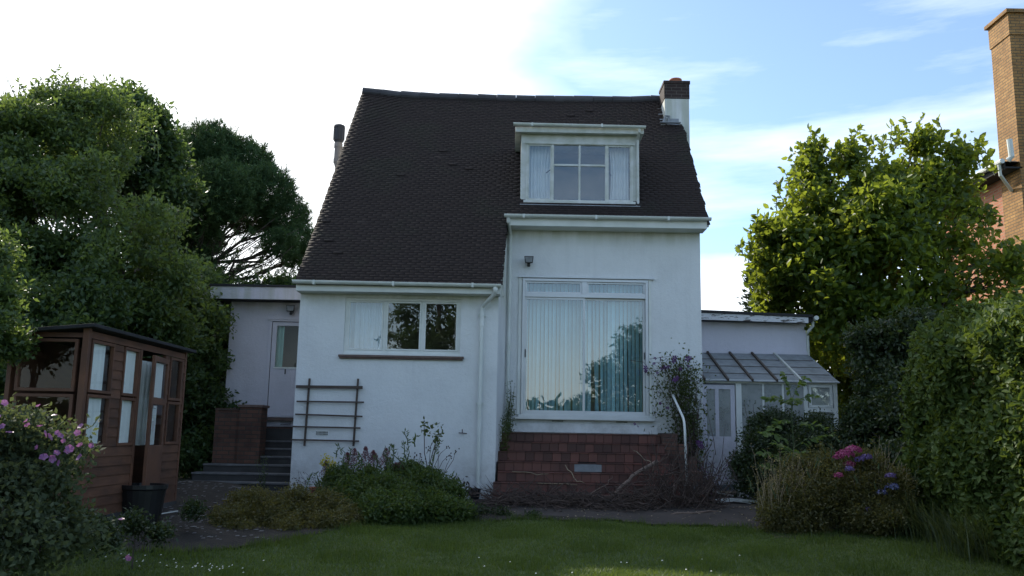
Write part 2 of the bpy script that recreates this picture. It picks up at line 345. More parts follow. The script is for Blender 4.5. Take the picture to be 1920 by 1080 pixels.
# leaves: colour pairs
L_ = dict(
 ash=leafmat('ash_leaves', (0.044, 0.084, 0.037), (0.106, 0.158, 0.055), .45),
 oak=leafmat('broad_leaves', (0.037, 0.076, 0.034), (0.079, 0.128, 0.048), .40),
 pine=leafmat('pine_needles', (0.035, 0.078, 0.037), (0.078, 0.135, 0.050), .12, .6, spec=.2),
 magnolia=leafmat('large_glossy_leaves', (0.039, 0.078, 0.017), (0.076, 0.119, 0.024), .42, .4, (.44, .52, .05), spec=.3),
 laurel=leafmat('hedge_leaves', (0.052, 0.090, 0.025), (0.100, 0.145, 0.036), .25, .55, spec=.25),
 dark=leafmat('dark_shrub_leaves', (0.023, 0.043, 0.019), (0.046, 0.069, 0.026), .25),
 conifer=leafmat('blue_green_conifer', (.014, .034, .022), (.030, .055, .032), .12, .6, spec=.2),
 bed=leafmat('bed_leaves', (0.043, 0.081, 0.026), (0.086, 0.132, 0.036), .35),
 olive=leafmat('olive_tuft_leaves', (0.065, 0.074, 0.024), (0.137, 0.126, 0.050), .35),
 grey=leafmat('grey_green_leaves', (.050, .072, .042), (.085, .108, .066), .3, .7, spec=.15),
 climb=leafmat('climber_leaves', (.040, .065, .020), (.085, .110, .030), .35),
 lime=leafmat('bright_sapling_leaves', (.070, .125, .030), (.120, .180, .050), .4),
 wilt=leafmat('wilted_leaves', (.020, .012, .012), (.050, .028, .024), .1),
 pink=leafmat('pink_petals', (0.217, 0.072, 0.245), (0.319, 0.144, 0.352), .3, tcol=(.5, .2, .45)),
 magenta=leafmat('magenta_florets', (0.358, 0.048, 0.168), (0.455, 0.112, 0.252), .25, tcol=(.7, .1, .35)),
 violet=leafmat('violet_florets', (0.154, 0.104, 0.300), (0.238, 0.160, 0.372), .25, tcol=(.3, .2, .6)),
 blue=leafmat('blue_florets', (0.112, 0.135, 0.300), (0.192, 0.198, 0.372), .25, tcol=(.2, .2, .6)),
 purple=leafmat('purple_petals', (.060, .016, .090), (.13, .035, .18), .25, tcol=(.2, .05, .25)),
 plume=leafmat('dusky_pink_plume', (.16, .055, .075), (.27, .11, .13), .25, tcol=(.3, .12, .14)),
 yellow=leafmat('yellow_florets', (.50, .42, .02), (.65, .55, .04), .3, tcol=(.7, .6, .05)),
 seed=leafmat('pale_seed_heads', (.30, .24, .14), (.42, .34, .22), .4),
 grass=leafmat('lawn_blades', (0.052, 0.095, 0.021), (0.108, 0.154, 0.036), .35),
 daisy=leafmat('daisy_petals', (.7, .7, .7), (.8, .8, .8), .2),
 longgrass=leafmat('arching_grass', (.040, .062, .026), (.072, .095, .042), .3),
)
# ------------------------------------------------------------ the ground
def gp(px, py):
    Y = 4.
    while Y < 60:
        p = at(px, py, Y)
        if p[2] <= ground(p[0], Y): return p
        Y += .02
    return p
def sheet(name, xs, ys, dz, mat, keep=None):
    X, Y = np.meshgrid(xs, ys); Z = ground(X, Y) + dz
    V = np.stack([X, Y, Z], -1).reshape(-1, 3); nx = len(xs)
    i, j = np.meshgrid(np.arange(nx - 1), np.arange(len(ys) - 1)); a = (j * nx + i).ravel()
    F = np.stack([a, a + 1, a + nx + 1, a + nx], 1)
    if keep is not None:
        c = V[F].mean(1); F = F[keep(c[:, 0], c[:, 1])]
    return tag(mesh_obj(name, V, F, mat, smooth=True), kind='structure')
def axis(lo, hi, f0, f1, st):
    return np.concatenate([-np.geomspace(-lo, -f0, 14)[:-1] if lo < f0 else [], np.arange(f0, f1, st), np.geomspace(f1, hi, 16)])
def groundmat():
    m, n, l, p = newmat('rough_ground'); pos = n.new('ShaderNodeNewGeometry').outputs['Position']
    c = ramp(n, l, nz(n, l, .8, 7, pos, .65), [(.3, (.030, .028, .018)), (.6, (.035, .050, .018))])
    l.new(c, p.inputs['Base Color']); p.inputs['Roughness'].default_value = .95; bump(n, l, p, nz(n, l, 9, 6, pos), .7, .04); return m
def lawnmat():
    m, n, l, p = newmat('lawn_turf'); pos = n.new('ShaderNodeNewGeometry').outputs['Position']
    a = ramp(n, l, nz(n, l, .9, 6, pos, .6), [(.3, (.040, .066, .016)), (.55, (.066, .104, .024)), (.75, (.100, .118, .036))])
    c = mixc(n, l, .6, a, ramp(n, l, nz(n, l, 30, 4, pos, .7), [(.3, (.35, .35, .35)), (.7, (1.3, 1.3, 1.3))]), 'MULTIPLY')
    l.new(c, p.inputs['Base Color']); p.inputs['Roughness'].default_value = .9; bump(n, l, p, nz(n, l, 60, 5, pos), .8, .03); return m
sheet('ground', axis(-400, 400, -12, 12, .4), axis(-400, 400, -12, 26, .4), -.03, groundmat())
EDGE = [(-9, 9.6), (-5.5, 9.7), (-4.2, 10.4), (-3.2, 11.1)] + [tuple(gp(*q)[:2]) for q in ((600, 1002), (760, 985), (900, 978), (1150, 980), (1400, 992), (1480, 1004), (1660, 1000), (1735, 975), (1860, 985))] + [(9, 12.0)]
ex, ey = zip(*EDGE)
def lawn_edge(x): return np.interp(x, ex, ey) + .05 * np.sin(np.asarray(x) * 5.1) + .03 * np.sin(np.asarray(x) * 13.7)
sheet('lawn', np.arange(-9, 9, .06), np.arange(4, 14.2, .06), .004, lawnmat(), lambda x, y: y < lawn_edge(x))
sheet('lawn', np.arange(-9, 9.1, .5), np.arange(-16, 4.1, .5), .004, bpy.data.materials['lawn_turf'])
sheet('garden_path', np.arange(-5.6, 5.6, .1), np.arange(12.2, 17.2, .1), .010, M_['path'],
      lambda x, y: ((y > lawn_edge(x) + .12) & (y < 14.9) & ((x > -.2) & (x < 4.2))) | ((x > 3.6) & (x < 5.0) & (y < 17)))
# soil bed along the foot of the house
sheet('flower_bed_soil', np.arange(-6.0, 1.6, .08), np.arange(10.2, 15.3, .08), .012, M_['soil'], lambda x, y: (y > lawn_edge(x) + .05) & ((x < -.1) | (y < 13.6)))
def blades():
    N = 230000
    x = rng.uniform(-6.8, 7.0, N); y = rng.uniform(8.6, 14.0, N) 
    k = (y < lawn_edge(x) + .04) & (np.abs(x) < y * .64); x, y = x[k], y[k]; N = len(x)
    h = rng.uniform(.02, .05, N) * (1 + .7 * (np.sin(x * 3.1 + 1) * np.sin(y * 4.3) > .35)); h[y > lawn_edge(x) - .10] *= 1.7
    a = rng.uniform(0, 6.283, N); w = .0045; z = ground(x, y) + .003
    lx, ly = rng.normal(0, .018, N), rng.normal(0, .018, N); ca, sa = np.cos(a) * w, np.sin(a) * w
    V = np.stack([np.stack([x - ca, y - sa, z], 1), np.stack([x + ca, y + sa, z], 1), np.stack([x + lx, y + ly, z + h], 1)], 1).reshape(-1, 3)
    o = mesh_obj('lawn_grass', V, np.arange(3 * N).reshape(-1, 3), L_['grass']); tag(o, 'short mown grass covering the shaded lawn', 'grass', kind='stuff')
    # tiny white daisies
    V = []; 
    for (cx, cy, sx, sy, n) in ((-4.1, 9.9, .45, .12, 16), (-3.35, 10.05, .4, .10, 26), (-.3, 10.3, 2.2, .4, 10), (2.4, 10.2, 1.8, .5, 8)):
        for _ in range(n):
            px_, py_ = random.gauss(cx, sx), random.gauss(cy, sy)
            if py_ > lawn_edge(px_): continue
            zz = float(ground(px_, py_)) + random.uniform(.04, .07); r = .011
            V += [(px_ - r, py_, zz), (px_, py_ - r, zz + .003), (px_ + r, py_, zz + .004), (px_, py_ + r, zz + .012)]
    o = mesh_obj('daisies', V, np.arange(len(V)).reshape(-1, 4), L_['daisy']); tag(o, 'tiny white daisies scattered over the lawn', 'daisies', kind='stuff')
blades()
# ------------------------------------------------------------ the house
HOUSE = thing('house', (0, 18, .5), 'white rendered house with steep dark tiled catslide roof and dormer window', 'house')
def roofz(y, x=0):
    z = 4.09 + (y - 14.88) * 1.188
    s = max(0, min(1, (y - 16) / 3.2))
    sag = .085 * math.exp(-((x + 3.5) / .7) ** 2) - .035 * math.exp(-((x - .3) / 2.0) ** 2) + .03 * math.exp(-((x - 3.3) / .4) ** 2)
    return z + sag * s + .03 * math.exp(-((y - 14.9) / .35) ** 2)
RY, BY = 19.2, 23.2
def taper(mb):      # the old left gable leans in a little towards the ridge
    mb.v = [((x + .21 * max(0, min(1, (y - 15) / 4.2))) if x < -3.3 else x, y, z) for x, y, z in mb.v]; return mb
# walls
mb = MB()
WL = (-2.90, -.88, 2.93, 3.90)                      # window opening in the left block
mb.wall_y(-3.69, -.23, 15.2, 15.45, .35, 4.02, [WL]); w1 = mb.build('wall', M_['wall'], HOUSE)
mb = MB(); DO = (.20, 2.58, 1.93, 4.52)
mb.wall_y(-.10, 3.59, 16.5, 16.75, .4, 5.52, [DO])
mb.build('wall', M_['wall_high'], HOUSE)
mb = MB()
mb.hexa([(-.26, 15.452, .35), (-.23, 15.452, .35), (-.10, 16.5, .35), (-.14, 16.5, .35)], [(-.26, 15.452, 4.1), (-.23, 15.452, 4.1), (-.10, 16.5, 5.35), (-.14, 16.5, 5.35)])
mb.build('side_wall', M_['wall'], HOUSE)
mb = MB()                                            # gable ends and the back
mb.extr_x([(16.752, .4), (22.9, .4), (22.9, 4.55), (19.2, 8.98), (16.752, 6.05)], 3.39, 3.588)
mb.extr_x([(15.452, .4), (22.9, .4), (22.9, 4.55), (19.2, 8.98), (15.452, 4.55)], -3.688, -3.49)
mb.box(-3.48, 3.38, 22.7, 22.9, .4, 4.5); taper(mb).build('gable_wall', M_['wall_high'], HOUSE)
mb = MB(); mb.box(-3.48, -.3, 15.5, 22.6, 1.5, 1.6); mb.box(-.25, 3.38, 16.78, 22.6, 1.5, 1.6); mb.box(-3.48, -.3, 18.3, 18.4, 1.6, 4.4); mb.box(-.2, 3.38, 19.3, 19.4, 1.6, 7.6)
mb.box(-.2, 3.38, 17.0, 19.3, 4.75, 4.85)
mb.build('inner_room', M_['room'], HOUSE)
# roof: deck, tiles, ridge
mb = MB()
def deck(x0, x1, ya, yb, t=.10):
    mb.hexa([(x0, ya, roofz(ya) - t), (x1, ya, roofz(ya) - t), (x1, yb, roofz(yb) - t), (x0, yb, roofz(yb) - t)],
            [(x0, ya, roofz(ya) - .035), (x1, ya, roofz(ya) - .035), (x1, yb, roofz(yb) - .035), (x0, yb, roofz(yb) - .035)])
deck(-3.66, -.20, 14.95, 16.2); deck(-3.66, .10, 16.2, 17.9); deck(2.44, 3.66, 16.2, 17.9); deck(.101, 2.439, 16.2, 16.56); deck(-3.66, 3.66, 17.901, RY - .02)
mb.hexa([(-3.7, RY, 9.02), (3.7, RY, 9.02), (3.7, BY, 4.15), (-3.7, BY, 4.15)], [(-3.7, RY, 9.14), (3.7, RY, 9.14), (3.7, BY, 4.27), (-3.7, BY, 4.27)])
roof = taper(mb).build('roof', M_['felt'], HOUSE)
def tiles():
    V = []; F = []; gauge = .047; rows = int((RY - 14.86) / gauge)
    for r in range(rows + 1):
        y0 = 14.84 + r * gauge; y1 = y0 + gauge * 1.9
        xl = -3.72 + .21 * max(0, min(1, (y0 - 15) / 4.2)) + .008 * math.sin(r * 1.9)
        xr = 3.70 + .010 * math.sin(r * .9) + .012 * (r % 9 == 0)
        if y0 < 16.10: xr = -.165 + .05 * (y0 - 14.9) + .008 * math.sin(r * 2.1)
        x = xl - (r % 2) * .085
        while x < xr - .03:
            w = .168; a, b = max(x, xl), min(x + w - .0008, xr); x += w
            if b - a < .03: continue
            cx = (a + b) / 2
            if .12 < cx < 2.42 and 16.54 < y0 < 17.72: continue
            if 3.30 < cx and 18.42 < y0 < 19.2 and cx > 3.34: continue
            j = random.gauss(0, .0006); k = random.gauss(0, .0006); dy = random.gauss(0, .0008)
            if random.random() < .002: j += .010; dy -= .010
            th = .018
            zb0 = roofz(y0, cx) + j; ye = y1; zb1 = roofz(ye, cx) - .022
            c = len(V)
            V += [(a, y0 + dy, zb0 - th + k), (b, y0 + dy, zb0 - th - k), (b, ye, zb1 - th), (a, ye, zb1 - th),
                  (a, y0 + dy, zb0 + k + .004), (b, y0 + dy, zb0 - k + .004), (b, ye, zb1), (a, ye, zb1)]
            F += [(c + 3, c + 2, c + 1, c), (c + 4, c + 5, c + 6, c + 7), (c, c + 1, c + 5, c + 4), (c + 1, c + 2, c + 6, c + 5), (c + 2, c + 3, c + 7, c + 6), (c + 3, c, c + 4, c + 7)]
    mesh_obj('roof_tiles', V, np.array(F), M_['roof'], roof)
tiles()
mb = MB(); x = -3.50
while x < 3.25:
    x2 = x + .44; za, zb = roofz(RY, x) + random.gauss(0, .005), roofz(RY, x2) + random.gauss(0, .005)
    mb.tube([(x, RY, za - .03), (x2 - .008, RY, zb - .03)], [.105, .098], 12); x = x2
mb.build('ridge_tiles', M_['ridge'], roof)
# fascias, gutters
def gutter(name, x0, x1, y, z, r, drop, parent=HOUSE):
    m = MB(); n = 9; V = []; F = []
    xs = [x0 + (x1 - x0) * i / 12 for i in range(13)]
    for x in xs:
        zz = z - drop * (x - x0) / (x1 - x0)
        for k in range(n):
            a = math.pi + math.pi * k / (n - 1); V.append((x, y + r * math.cos(a), zz + r * .95 * math.sin(a)))
        for k in range(n):
            a = 2 * math.pi - math.pi * k / (n - 1); V.append((x, y + (r - .006) * math.cos(a), zz + .003 + (r - .006) * .95 * math.sin(a)))
    k = 2 * n
    for i in range(12):
        for j in range(k): F.append((i * k + j, i * k + (j + 1) % k, (i + 1) * k + (j + 1) % k, (i + 1) * k + j))
    F.append(tuple(range(n))); F.append(tuple(12 * k + q for q in range(n - 1, -1, -1)))
    m.add(V, F)
    t = x0 + .35
    while t < x1 - .1:
        m.box(t, t + .035, y - r - .005, y + r, z - r - .012, z + .004); t += 1.35
    return m.build(name, M_['pvc'], parent)
gutter('gutter', -3.74, -.185, 14.80, 4.115, .058, .01)
mb = MB(); mb.box(-3.70, -.20, 14.885, 14.91, 3.955, 4.10); mb.box(-3.70, -.20, 14.912, 15.2, 3.955, 3.975); mb.build('fascia', M_['white'], HOUSE)
gutter('gutter', -.17, 3.70, 16.02, 5.645, .058, .0)
mb = MB(); mb.box(-.10, 3.64, 16.10, 16.13, 5.46, 5.615); mb.box(-.10, 3.64, 16.132, 16.5, 5.46, 5.48); mb.build('fascia', M_['white'], HOUSE)
mb = MB()
mb.tube([(3.66, 14.9 + 1.24, roofz(16.14) - .075), (3.66, RY, roofz(RY) - .1)], .03, 4); mb.build('verge_board', M_['old_white'], HOUSE)
# white end board where the catslide meets the upper wall
mb = MB(); mb.box(-.165, -.135, 15.0, 15.09, 3.93, 4.14); mb.build('end_board', M_['old_white'], HOUSE)
# downpipes
mb = MB()
mb.tube([(-.285, 14.80, 4.06), (-.285, 14.80, 3.995), (-.30, 14.85, 3.95), (-.50, 15.11, 3.77), (-.515, 15.13, 3.70), (-.515, 15.13, .62)], .035, 10)
for z in (3.62, 2.10): mb.tube([(-.515, 15.13, z - .035), (-.515, 15.13, z + .035)], .043, 10); mb.box(-.58, -.45, 15.165, 15.2, z - .015, z + .015)
mb.tube([(-.515, 15.13, 3.50), (-.515, 15.13, 3.42)], .042, 10); mb.tube([(-.285, 14.80, 4.0), (-.285, 14.80, 4.05)], .045, 10)
mb.build('downpipe', M_['pvc'], HOUSE, smooth=False)
mb = MB()
mb.tube([(-.09, 16.02, 5.59), (-.09, 16.05, 5.52), (-.05, 16.40, 5.36), (-.045, 16.43, 5.28), (-.045, 16.43, 1.7)], .034, 10)
for z in (5.1, 3.25, 3.1): mb.tube([(-.045, 16.43, z - .03), (-.045, 16.43, z + .03)], .042, 10)
mb.build('downpipe', M_['pvc'], HOUSE)
# ---- left block window
x0, x1, z0, z1 = WL
win = MB()
win.frame_y(x0, x1, z0, z1, .055, 15.235, 15.30); win.box(x0 + .055, x1 - .055, 15.215, 15.234, z1 - .05, z1 - .02)
c1, c2 = -2.205, -1.545
for cx in (c1, c2): win.box(cx - .028, cx + .028, 15.24, 15.298, z0 + .055, z1 - .055)
w = win.build('window', M_['white'], HOUSE, bevel=.004)
for a, b in ((x0 + .055, c1 - .028), (c1 + .028, c2 - .028), (c2 + .028, x1 - .055)):
    f = MB().frame_y(a, b, z0 + .056, z1 - .056, .028, 15.225, 15.262); f.build('casement', M_['white'], w, bevel=.003)
    MB().box(a + .028, b - .028, 15.244, 15.248, z0 + .084, z1 - .084).build('pane', M_['glass'], w)
s = MB(); s.box(x0 - .07, x1 + .07, 15.13, 15.25, z0 - .075, z0 - .035); s.box(x0 - .055, x1 + .055, 15.15, 15.25, z0 - .10, z0 - .0752)
s.build('sill', M_['brown_sill'], w, bevel=.006)
s = MB(); s.box(x0 - .02, x1 + .02, 15.19, 15.232, z0 - .0348, z0 - .0005); s.build('frame', M_['white'], w, bevel=.004)
MB().curtain(x0 + .04, x0 + .62, z0, z1, 15.50, 5, .03).build('curtain', M_['curtain_blue'], w, smooth=True)
MB().curtain(x1 - .12, x1 + .1, z0, z1, 15.50, 2, .03).build('curtain', M_['room'], w, smooth=True)
# ---- sliding patio door
x0, x1, z0, z1 = DO
d = MB().frame_y(x0, x1, z0, z1, .05, 16.46, 16.60); d.box(x0 + .05, x1 - .05, 16.47, 16.59, 4.165, 4.235)
xm = 1.375; d.box(xm - .045, xm + .045, 16.472, 16.588, 4.235, z1 - .05)
d.box(x0 - .09, x1 + .12, 16.44, 16.50, z1 + .012, z1 + .045)       # head drip
door = d.build('patio_door', M_['alu'], HOUSE, bevel=.004)
for a, b in ((x0 - .07, x0 - .012), (x1 + .012, x1 + .06)): MB().box(a, b, 16.475, 16.499, z0 - .02, z1 + .01).build('trim', M_['white'], door, bevel=.003)
m = MB(); m.box(x0 - .11, x1 + .09, 16.38, 16.50, z0 - .06, z0 - .022); m.box(x0 - .05, x1 + .04, 16.43, 16.459, z0 - .0218, z0 + .03); m.build('sill', M_['alu'], door, bevel=.004)
for a, b, y in ((x0 + .05, xm + .02, 16.50), (xm - .02, x1 - .05, 16.545)):
    sh = MB().frame_y(a, b, z0 + .05, 4.165, .044, y, y + .036, .06).build('sliding_sash', M_['alu'], door, bevel=.003)
    MB().box(a + .044, b - .044, y + .012, y + .018, z0 + .11, 4.121).build('pane', M_['glass_door'], door)
for a, b in ((x0 + .05, xm - .045), (xm + .045, x1 - .05)):
    MB().frame_y(a + .001, b - .001, 4.236, z1 - .051, .035, 16.49, 16.55).build('transom_frame', M_['alu'], door, bevel=.003)
    MB().box(a + .036, b - .036, 16.515, 16.52, 4.271, z1 - .086).build('pane', M_['glass_door'], door)
MB().box(x0 + .062, x0 + .08, 16.47, 16.50, 3.02, 3.17).build('handle', M_['black'], door); MB().box(x1 - .075, x1 - .06, 16.52, 16.545, 3.02, 3.15).build('handle', M_['black'], door)
m = MB()
n = 30
for i in range(n):
    cx = x0 + .06 + (x1 - x0 - .12) * (i + .5) / n; tw = R(38 + random.gauss(0, 7)); hw = .042
    lean = random.gauss(0, .010) + (random.choice((-.07, .07)) if random.random() < .12 else 0); ph = random.random() * 6; zt, zb = z1 - .02, z0 + .07; V = []
    for k in range(9):
        t = k / 8; an = tw + R(2) * math.sin(t * 2.5 + ph); dx, dy = math.cos(an) * hw, math.sin(an) * hw
        for s_ in (-1, -.33, .33, 1): V.append((cx + lean * t * t + s_ * dx, 16.73 + s_ * dy + .006 * (1 - s_ * s_), zt + (zb - zt) * t))
    m.add(V, [(4 * k + j, 4 * k + 4 + j, 4 * k + 5 + j, 4 * k + 1 + j) for k in range(8) for j in range(3)])
m.box(x0 + .03, x1 - .03, 16.69, 16.75, z1 - .02, z1 + .01)
m.build('vertical_blind', M_['louvre'], door, smooth=True)
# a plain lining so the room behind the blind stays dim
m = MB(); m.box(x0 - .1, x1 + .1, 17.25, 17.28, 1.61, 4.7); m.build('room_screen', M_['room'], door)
# plinth band and air bricks
m = MB(); m.box(-.08, 2.74, 16.455, 16.499, 1.635, 1.80); m.build('plinth', M_['wall_high'], HOUSE, bevel=.006)
def airbrick(cx, cz, y, mat='old_white', cols=9, rowsn=2, w=.215):
    o = MB(); o.box(cx - w / 2, cx + w / 2, y - .012, y + .0, cz - .035, cz + .035); f = o.build('air_brick', M_[mat], HOUSE, bevel=.002)
    h = MB(); s_ = w / (cols + .5)
    for i in range(cols):
        for j in range(rowsn):
            hx = cx - w / 2 + s_ * (i + .75); hz = cz - .032 + (j + .5) * .064 / rowsn; h.box(hx - s_ * .31, hx + s_ * .31, y - .0145, y - .0125, hz - .010, hz + .010)
    h.build('vent_hole_shade', M_['dark'], f)  # near-black plates on the face stand in for shade in the holes
airbrick(.885, 1.862, 16.5); airbrick(2.08, 1.862, 16.5); airbrick(-3.19, 1.553, 15.2)
# ---- dormer
DX0, DX1, DY, DZ0, DZ1 = .13, 2.42, 16.58, 5.99, 7.42
dm = MB(); dm.wall_y(DX0, DX1, DY, DY + .10, DZ0, DZ1, [(DX0 + .10, DX1 - .10, DZ0 + .06, DZ1 - .18)])
for a, b in ((DX0, DX0 + .05), (DX1 - .05, DX1)):
    dm.extr_x([(DY + .101, roofz(DY + .1) - .15), (17.95, roofz(17.95) - .2), (17.95, DZ1), (DY + .101, DZ1)], a, b)
dorm = dm.build('dormer', M_['old_white'], HOUSE)
m = MB(); m.box(DX0 - .12, DX1 + .10, 16.44, 18.0, DZ1 + .002, DZ1 + .05); m.box(DX0 - .11, DX1 + .09, 16.415, 16.438, DZ1 - .015, DZ1 + .09); m.box(DX0-.12, DX1+.10, 16.46, 18.0, DZ1 + .051, DZ1 + .10)
m.build('dormer_roof', M_['old_white'], dorm, bevel=.004)
gutter('gutter', DX0 - .16, DX1 + .12, 16.355, DZ1 + .135, .05, .02, dorm)
m = MB(); m.tube([(DX1 + .0, 16.355, DZ1 + .07), (DX1 + .0, 16.36, DZ1 + .01), (DX1 - .01, 16.53, DZ1 - .08), (DX1 - .01, 16.545, DZ1 - .14), (DX1 - .01, 16.545, DZ0 + .02), (DX1 - .05, 16.50, DZ0 - .02)], .027, 8); m.build('downpipe', M_['old_white'], dorm)
a0, a1, b0, b1 = DX0 + .10, DX1 - .10, DZ0 + .06, DZ1 - .18
m = MB().frame_y(a0, a1, b0, b1, .04, DY - .03, DY + .05); m.box(a0 - .03, a1 + .03, DY - .05, DY - .031, b1 - .03, b1 + .01); m.box(a0 - .04, a1 + .04, DY - .075, DY - .031, b0 - .035, b0 + .015)
xs = [a0 + .04, a0 + .52, (a0 + a1) / 2, a1 - .52, a1 - .04]
for k, wd in ((1, .05), (2, .04), (3, .05)): m.box(xs[k] - wd / 2, xs[k] + wd / 2, DY - .028, DY + .048, b0 + .04, b1 - .04)
zm = b0 + .745; m.box(xs[1] + .025, xs[2] - .02, DY - .024, DY + .044, zm - .02, zm + .02); m.box(xs[2] + .02, xs[3] - .025, DY - .024, DY + .044, zm - .02, zm + .02)
m.build('window_frame', M_['old_white'], dorm, bevel=.004)
for k in range(4):
    pa, pb = xs[k] + (.0 if k == 0 else .022), xs[k + 1] - (.0 if k == 3 else .022)
    if k in (0, 3): MB().box(pa, pb, DY + .0, DY + .004, b0 + .04, b1 - .04).build('pane', M_['glass'], dorm); MB().frame_y(pa + .001, pb - .001, b0 + .041, b1 - .041, .022, DY - .018, DY - .001).build('casement', M_['old_white'], dorm, bevel=.002)
    else:
        MB().box(pa, pb, DY + .0, DY + .004, b0 + .04, zm - .02).build('pane', M_['glass'], dorm); MB().box(pa, pb, DY + .0, DY + .004, zm + .02, b1 - .04).build('pane', M_['glass'], dorm)
MB().curtain(xs[0] + .01, xs[0] + .50, b0 - .02, b1, DY + .20, 7, .025, gather=.10).build('curtain', M_['curtain'], dorm, smooth=True)
MB().curtain(xs[4] - .02, xs[4] - .40, b0 - .02, b1, DY + .20, 6, .025, gather=.08).build('curtain', M_['curtain'], dorm, smooth=True)
m = MB(); m.beam((xs[1] - .12, DY + .06, b0 + .60), (xs[1] - .02, DY + .055, b0 + .68), .012, .02); m.build('window_stay', M_['felt'], dorm); m = MB(); m.beam((xs[3] + .02, DY + .055, b0 + .68), (xs[3] + .10, DY + .06, b0 + .57), .012, .02); m.build('window_stay', M_['felt'], dorm)
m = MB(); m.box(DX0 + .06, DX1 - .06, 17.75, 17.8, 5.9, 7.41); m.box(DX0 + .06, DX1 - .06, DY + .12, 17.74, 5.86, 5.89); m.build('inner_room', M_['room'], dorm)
m = MB(); m.hexa([(DX0 - .01, 16.44, roofz(16.44) + .012), (DX1 + .02, 16.44, roofz(16.44) + .012), (DX1 + .02, DY - .001, DZ0 - .02), (DX0 - .01, DY - .001, DZ0 - .02)],
       [(DX0 - .01, 16.44, roofz(16.44) + .022), (DX1 + .02, 16.44, roofz(16.44) + .022), (DX1 + .02, DY - .001, DZ0 + .03), (DX0 - .01, DY - .001, DZ0 + .03)]); m.build('flashing', M_['lead'], dorm)
# ---- chimney on the right gable
m = MB(); m.box(3.30, 3.84, 18.5, 19.1, 7.2, 8.97); ch = m.build('chimney', M_['wall_high'], HOUSE, bevel=.008)
m = MB(); m.box(3.29, 3.85, 18.49, 19.11, 8.972, 9.31); m.box(3.275, 3.865, 18.475, 19.125, 9.312, 9.385); m.build('brick_top', M_['brick_black'], ch, bevel=.006)
MB().lathe([(.12, 0), (.13, .02), (.115, .05), (.125, .10), (.145, .13), (.14, .15), (.11, .15), (.10, 0)], (3.60, 18.8, 9.385), 20).build('chimney_pot', M_['terracotta'], ch, smooth=False)
m = MB(); m.box(3.17, 3.62, 18.34, 18.42, 8.36, 8.375); m.box(3.33, 3.60, 18.478, 18.498, 8.36, 8.50)
for i in range(4):
    y = 18.44 + i * .15; m.box(3.20, 3.299, y, y + .16, roofz(y) + .0, roofz(y) + .06)
m.tube([(3.26, 18.44, 8.40), (3.30, 18.42, 8.54), (3.38, 18.42, 8.53), (3.36, 18.44, 8.40)], .03, 7)
m.build('flashing', M_['lead'], ch)
# ---- flue behind the left verge
m = MB(); m.tube([(-3.80, 19.6, 7.35), (-4.02, 19.55, 7.50), (-4.07, 19.5, 7.68), (-4.06, 19.5, 8.15)], [.085, .09, .082, .085], 14)
for z in (7.72, 8.08): m.tube([(-4.063, 19.5, z - .05), (-4.063, 19.5, z + .05)], .098, 14)
fl = m.build('flue', M_['flue'], HOUSE)
m = MB(); m.lathe([(.088, 0), (.10, .03), (.122, .05), (.122, .34), (.135, .36), (.125, .41), (.06, .44), (.0, .44)], (-4.06, 19.5, 8.15), 16)
for k in range(8):
    a = k * math.pi / 4; m.box(-4.06 + .122 * math.cos(a) - .01, -4.06 + .122 * math.cos(a) + .01, 19.5 + .122 * math.sin(a) - .01, 19.5 + .122 * math.sin(a) + .01, 8.22, 8.49)
m.build('flue_cap', M_['ridge'], fl)
# ---- left flat-roofed extension (belongs to the house)
AD = (-4.86, -3.95, 1.84, 3.80)
m = MB(); m.wall_y(-5.66, -3.70, 17.6, 17.8, 1.66, 4.13, [AD]); m.box(-5.66, -5.46, 17.802, 21.5, .6, 4.13); m.box(-5.66, -3.70, 21.502, 21.7, .6, 4.13)
ext = m.build('extension_wall', M_['annex_wall'], HOUSE)
m = MB(); m.box(-5.66, -3.70, 17.6, 17.8, .5, 1.655); m.build('brick_base', M_['brick_dark'], ext)
m = MB(); m.box(-5.96, -3.80, 17.18, 17.21, 4.13, 4.375); m.box(-5.96, -5.93, 17.212, 21.8, 4.13, 4.375); m.build('fascia', M_['annex_wall'], ext, bevel=.004)
m = MB(); m.box(-5.925, -3.72, 17.22, 21.9, 4.132, 4.30); m.box(-5.99, -3.72, 17.15, 21.95, 4.378, 4.42); m.build('flat_roof', M_['felt'], ext)
a, b, z0, z1 = AD
m = MB().frame_y(a, b, z0, z1, .055, 17.57, 17.66); m.box(a - .02, b + .02, 17.55, 17.5695, z1 - .02, z1 + .03); m.box(a + .055, b - .055, 17.60, 17.64, z0 + .055, 2.824)
m.box(a + .055, a + .15, 17.60, 17.64, 2.8252, z1 - .055); m.box(b - .15, b - .055, 17.60, 17.64, 2.8252, z1 - .055); m.box(a + .15, b - .15, 17.60, 17.64, z1 - .14, z1 - .055)
dr = m.build('back_door', M_['annex_wall'], HOUSE, bevel=.003)
m = MB(); m.box(a + .0555, a + .064, 17.592, 17.599, z0 + .06, z1 - .06); m.box(a + .065, b - .06, 17.592, 17.599, z1 - .066, z1 - .058); m.build('gap_shade', M_['felt'], dr)  # dark strips on the leaf stand in for shade in its joint
m = MB(); m.box(a + .13, b - .13, 17.585, 17.598, 2.80, 2.83); m.build('bead', M_['white'], dr)
MB().box(a + .15, b - .15, 17.615, 17.62, 2.8252, z1 - .14).build('pane', M_['glass_shed'], dr)
MB().curtain(a + .13, a + .28, 2.80, z1 - .1, 17.70, 2, .02).build('curtain', M_['curtain_green'], dr, smooth=True)
m = MB(); m.box(-4.50, -4.48, 17.58, 17.599, 2.69, 2.79); m.build('handle', M_['black'], dr)
m = MB(); m.box(-4.93, -3.72, 17.50, 17.598, 1.775, 1.83); m.build('threshold', M_['brown_sill'], dr)
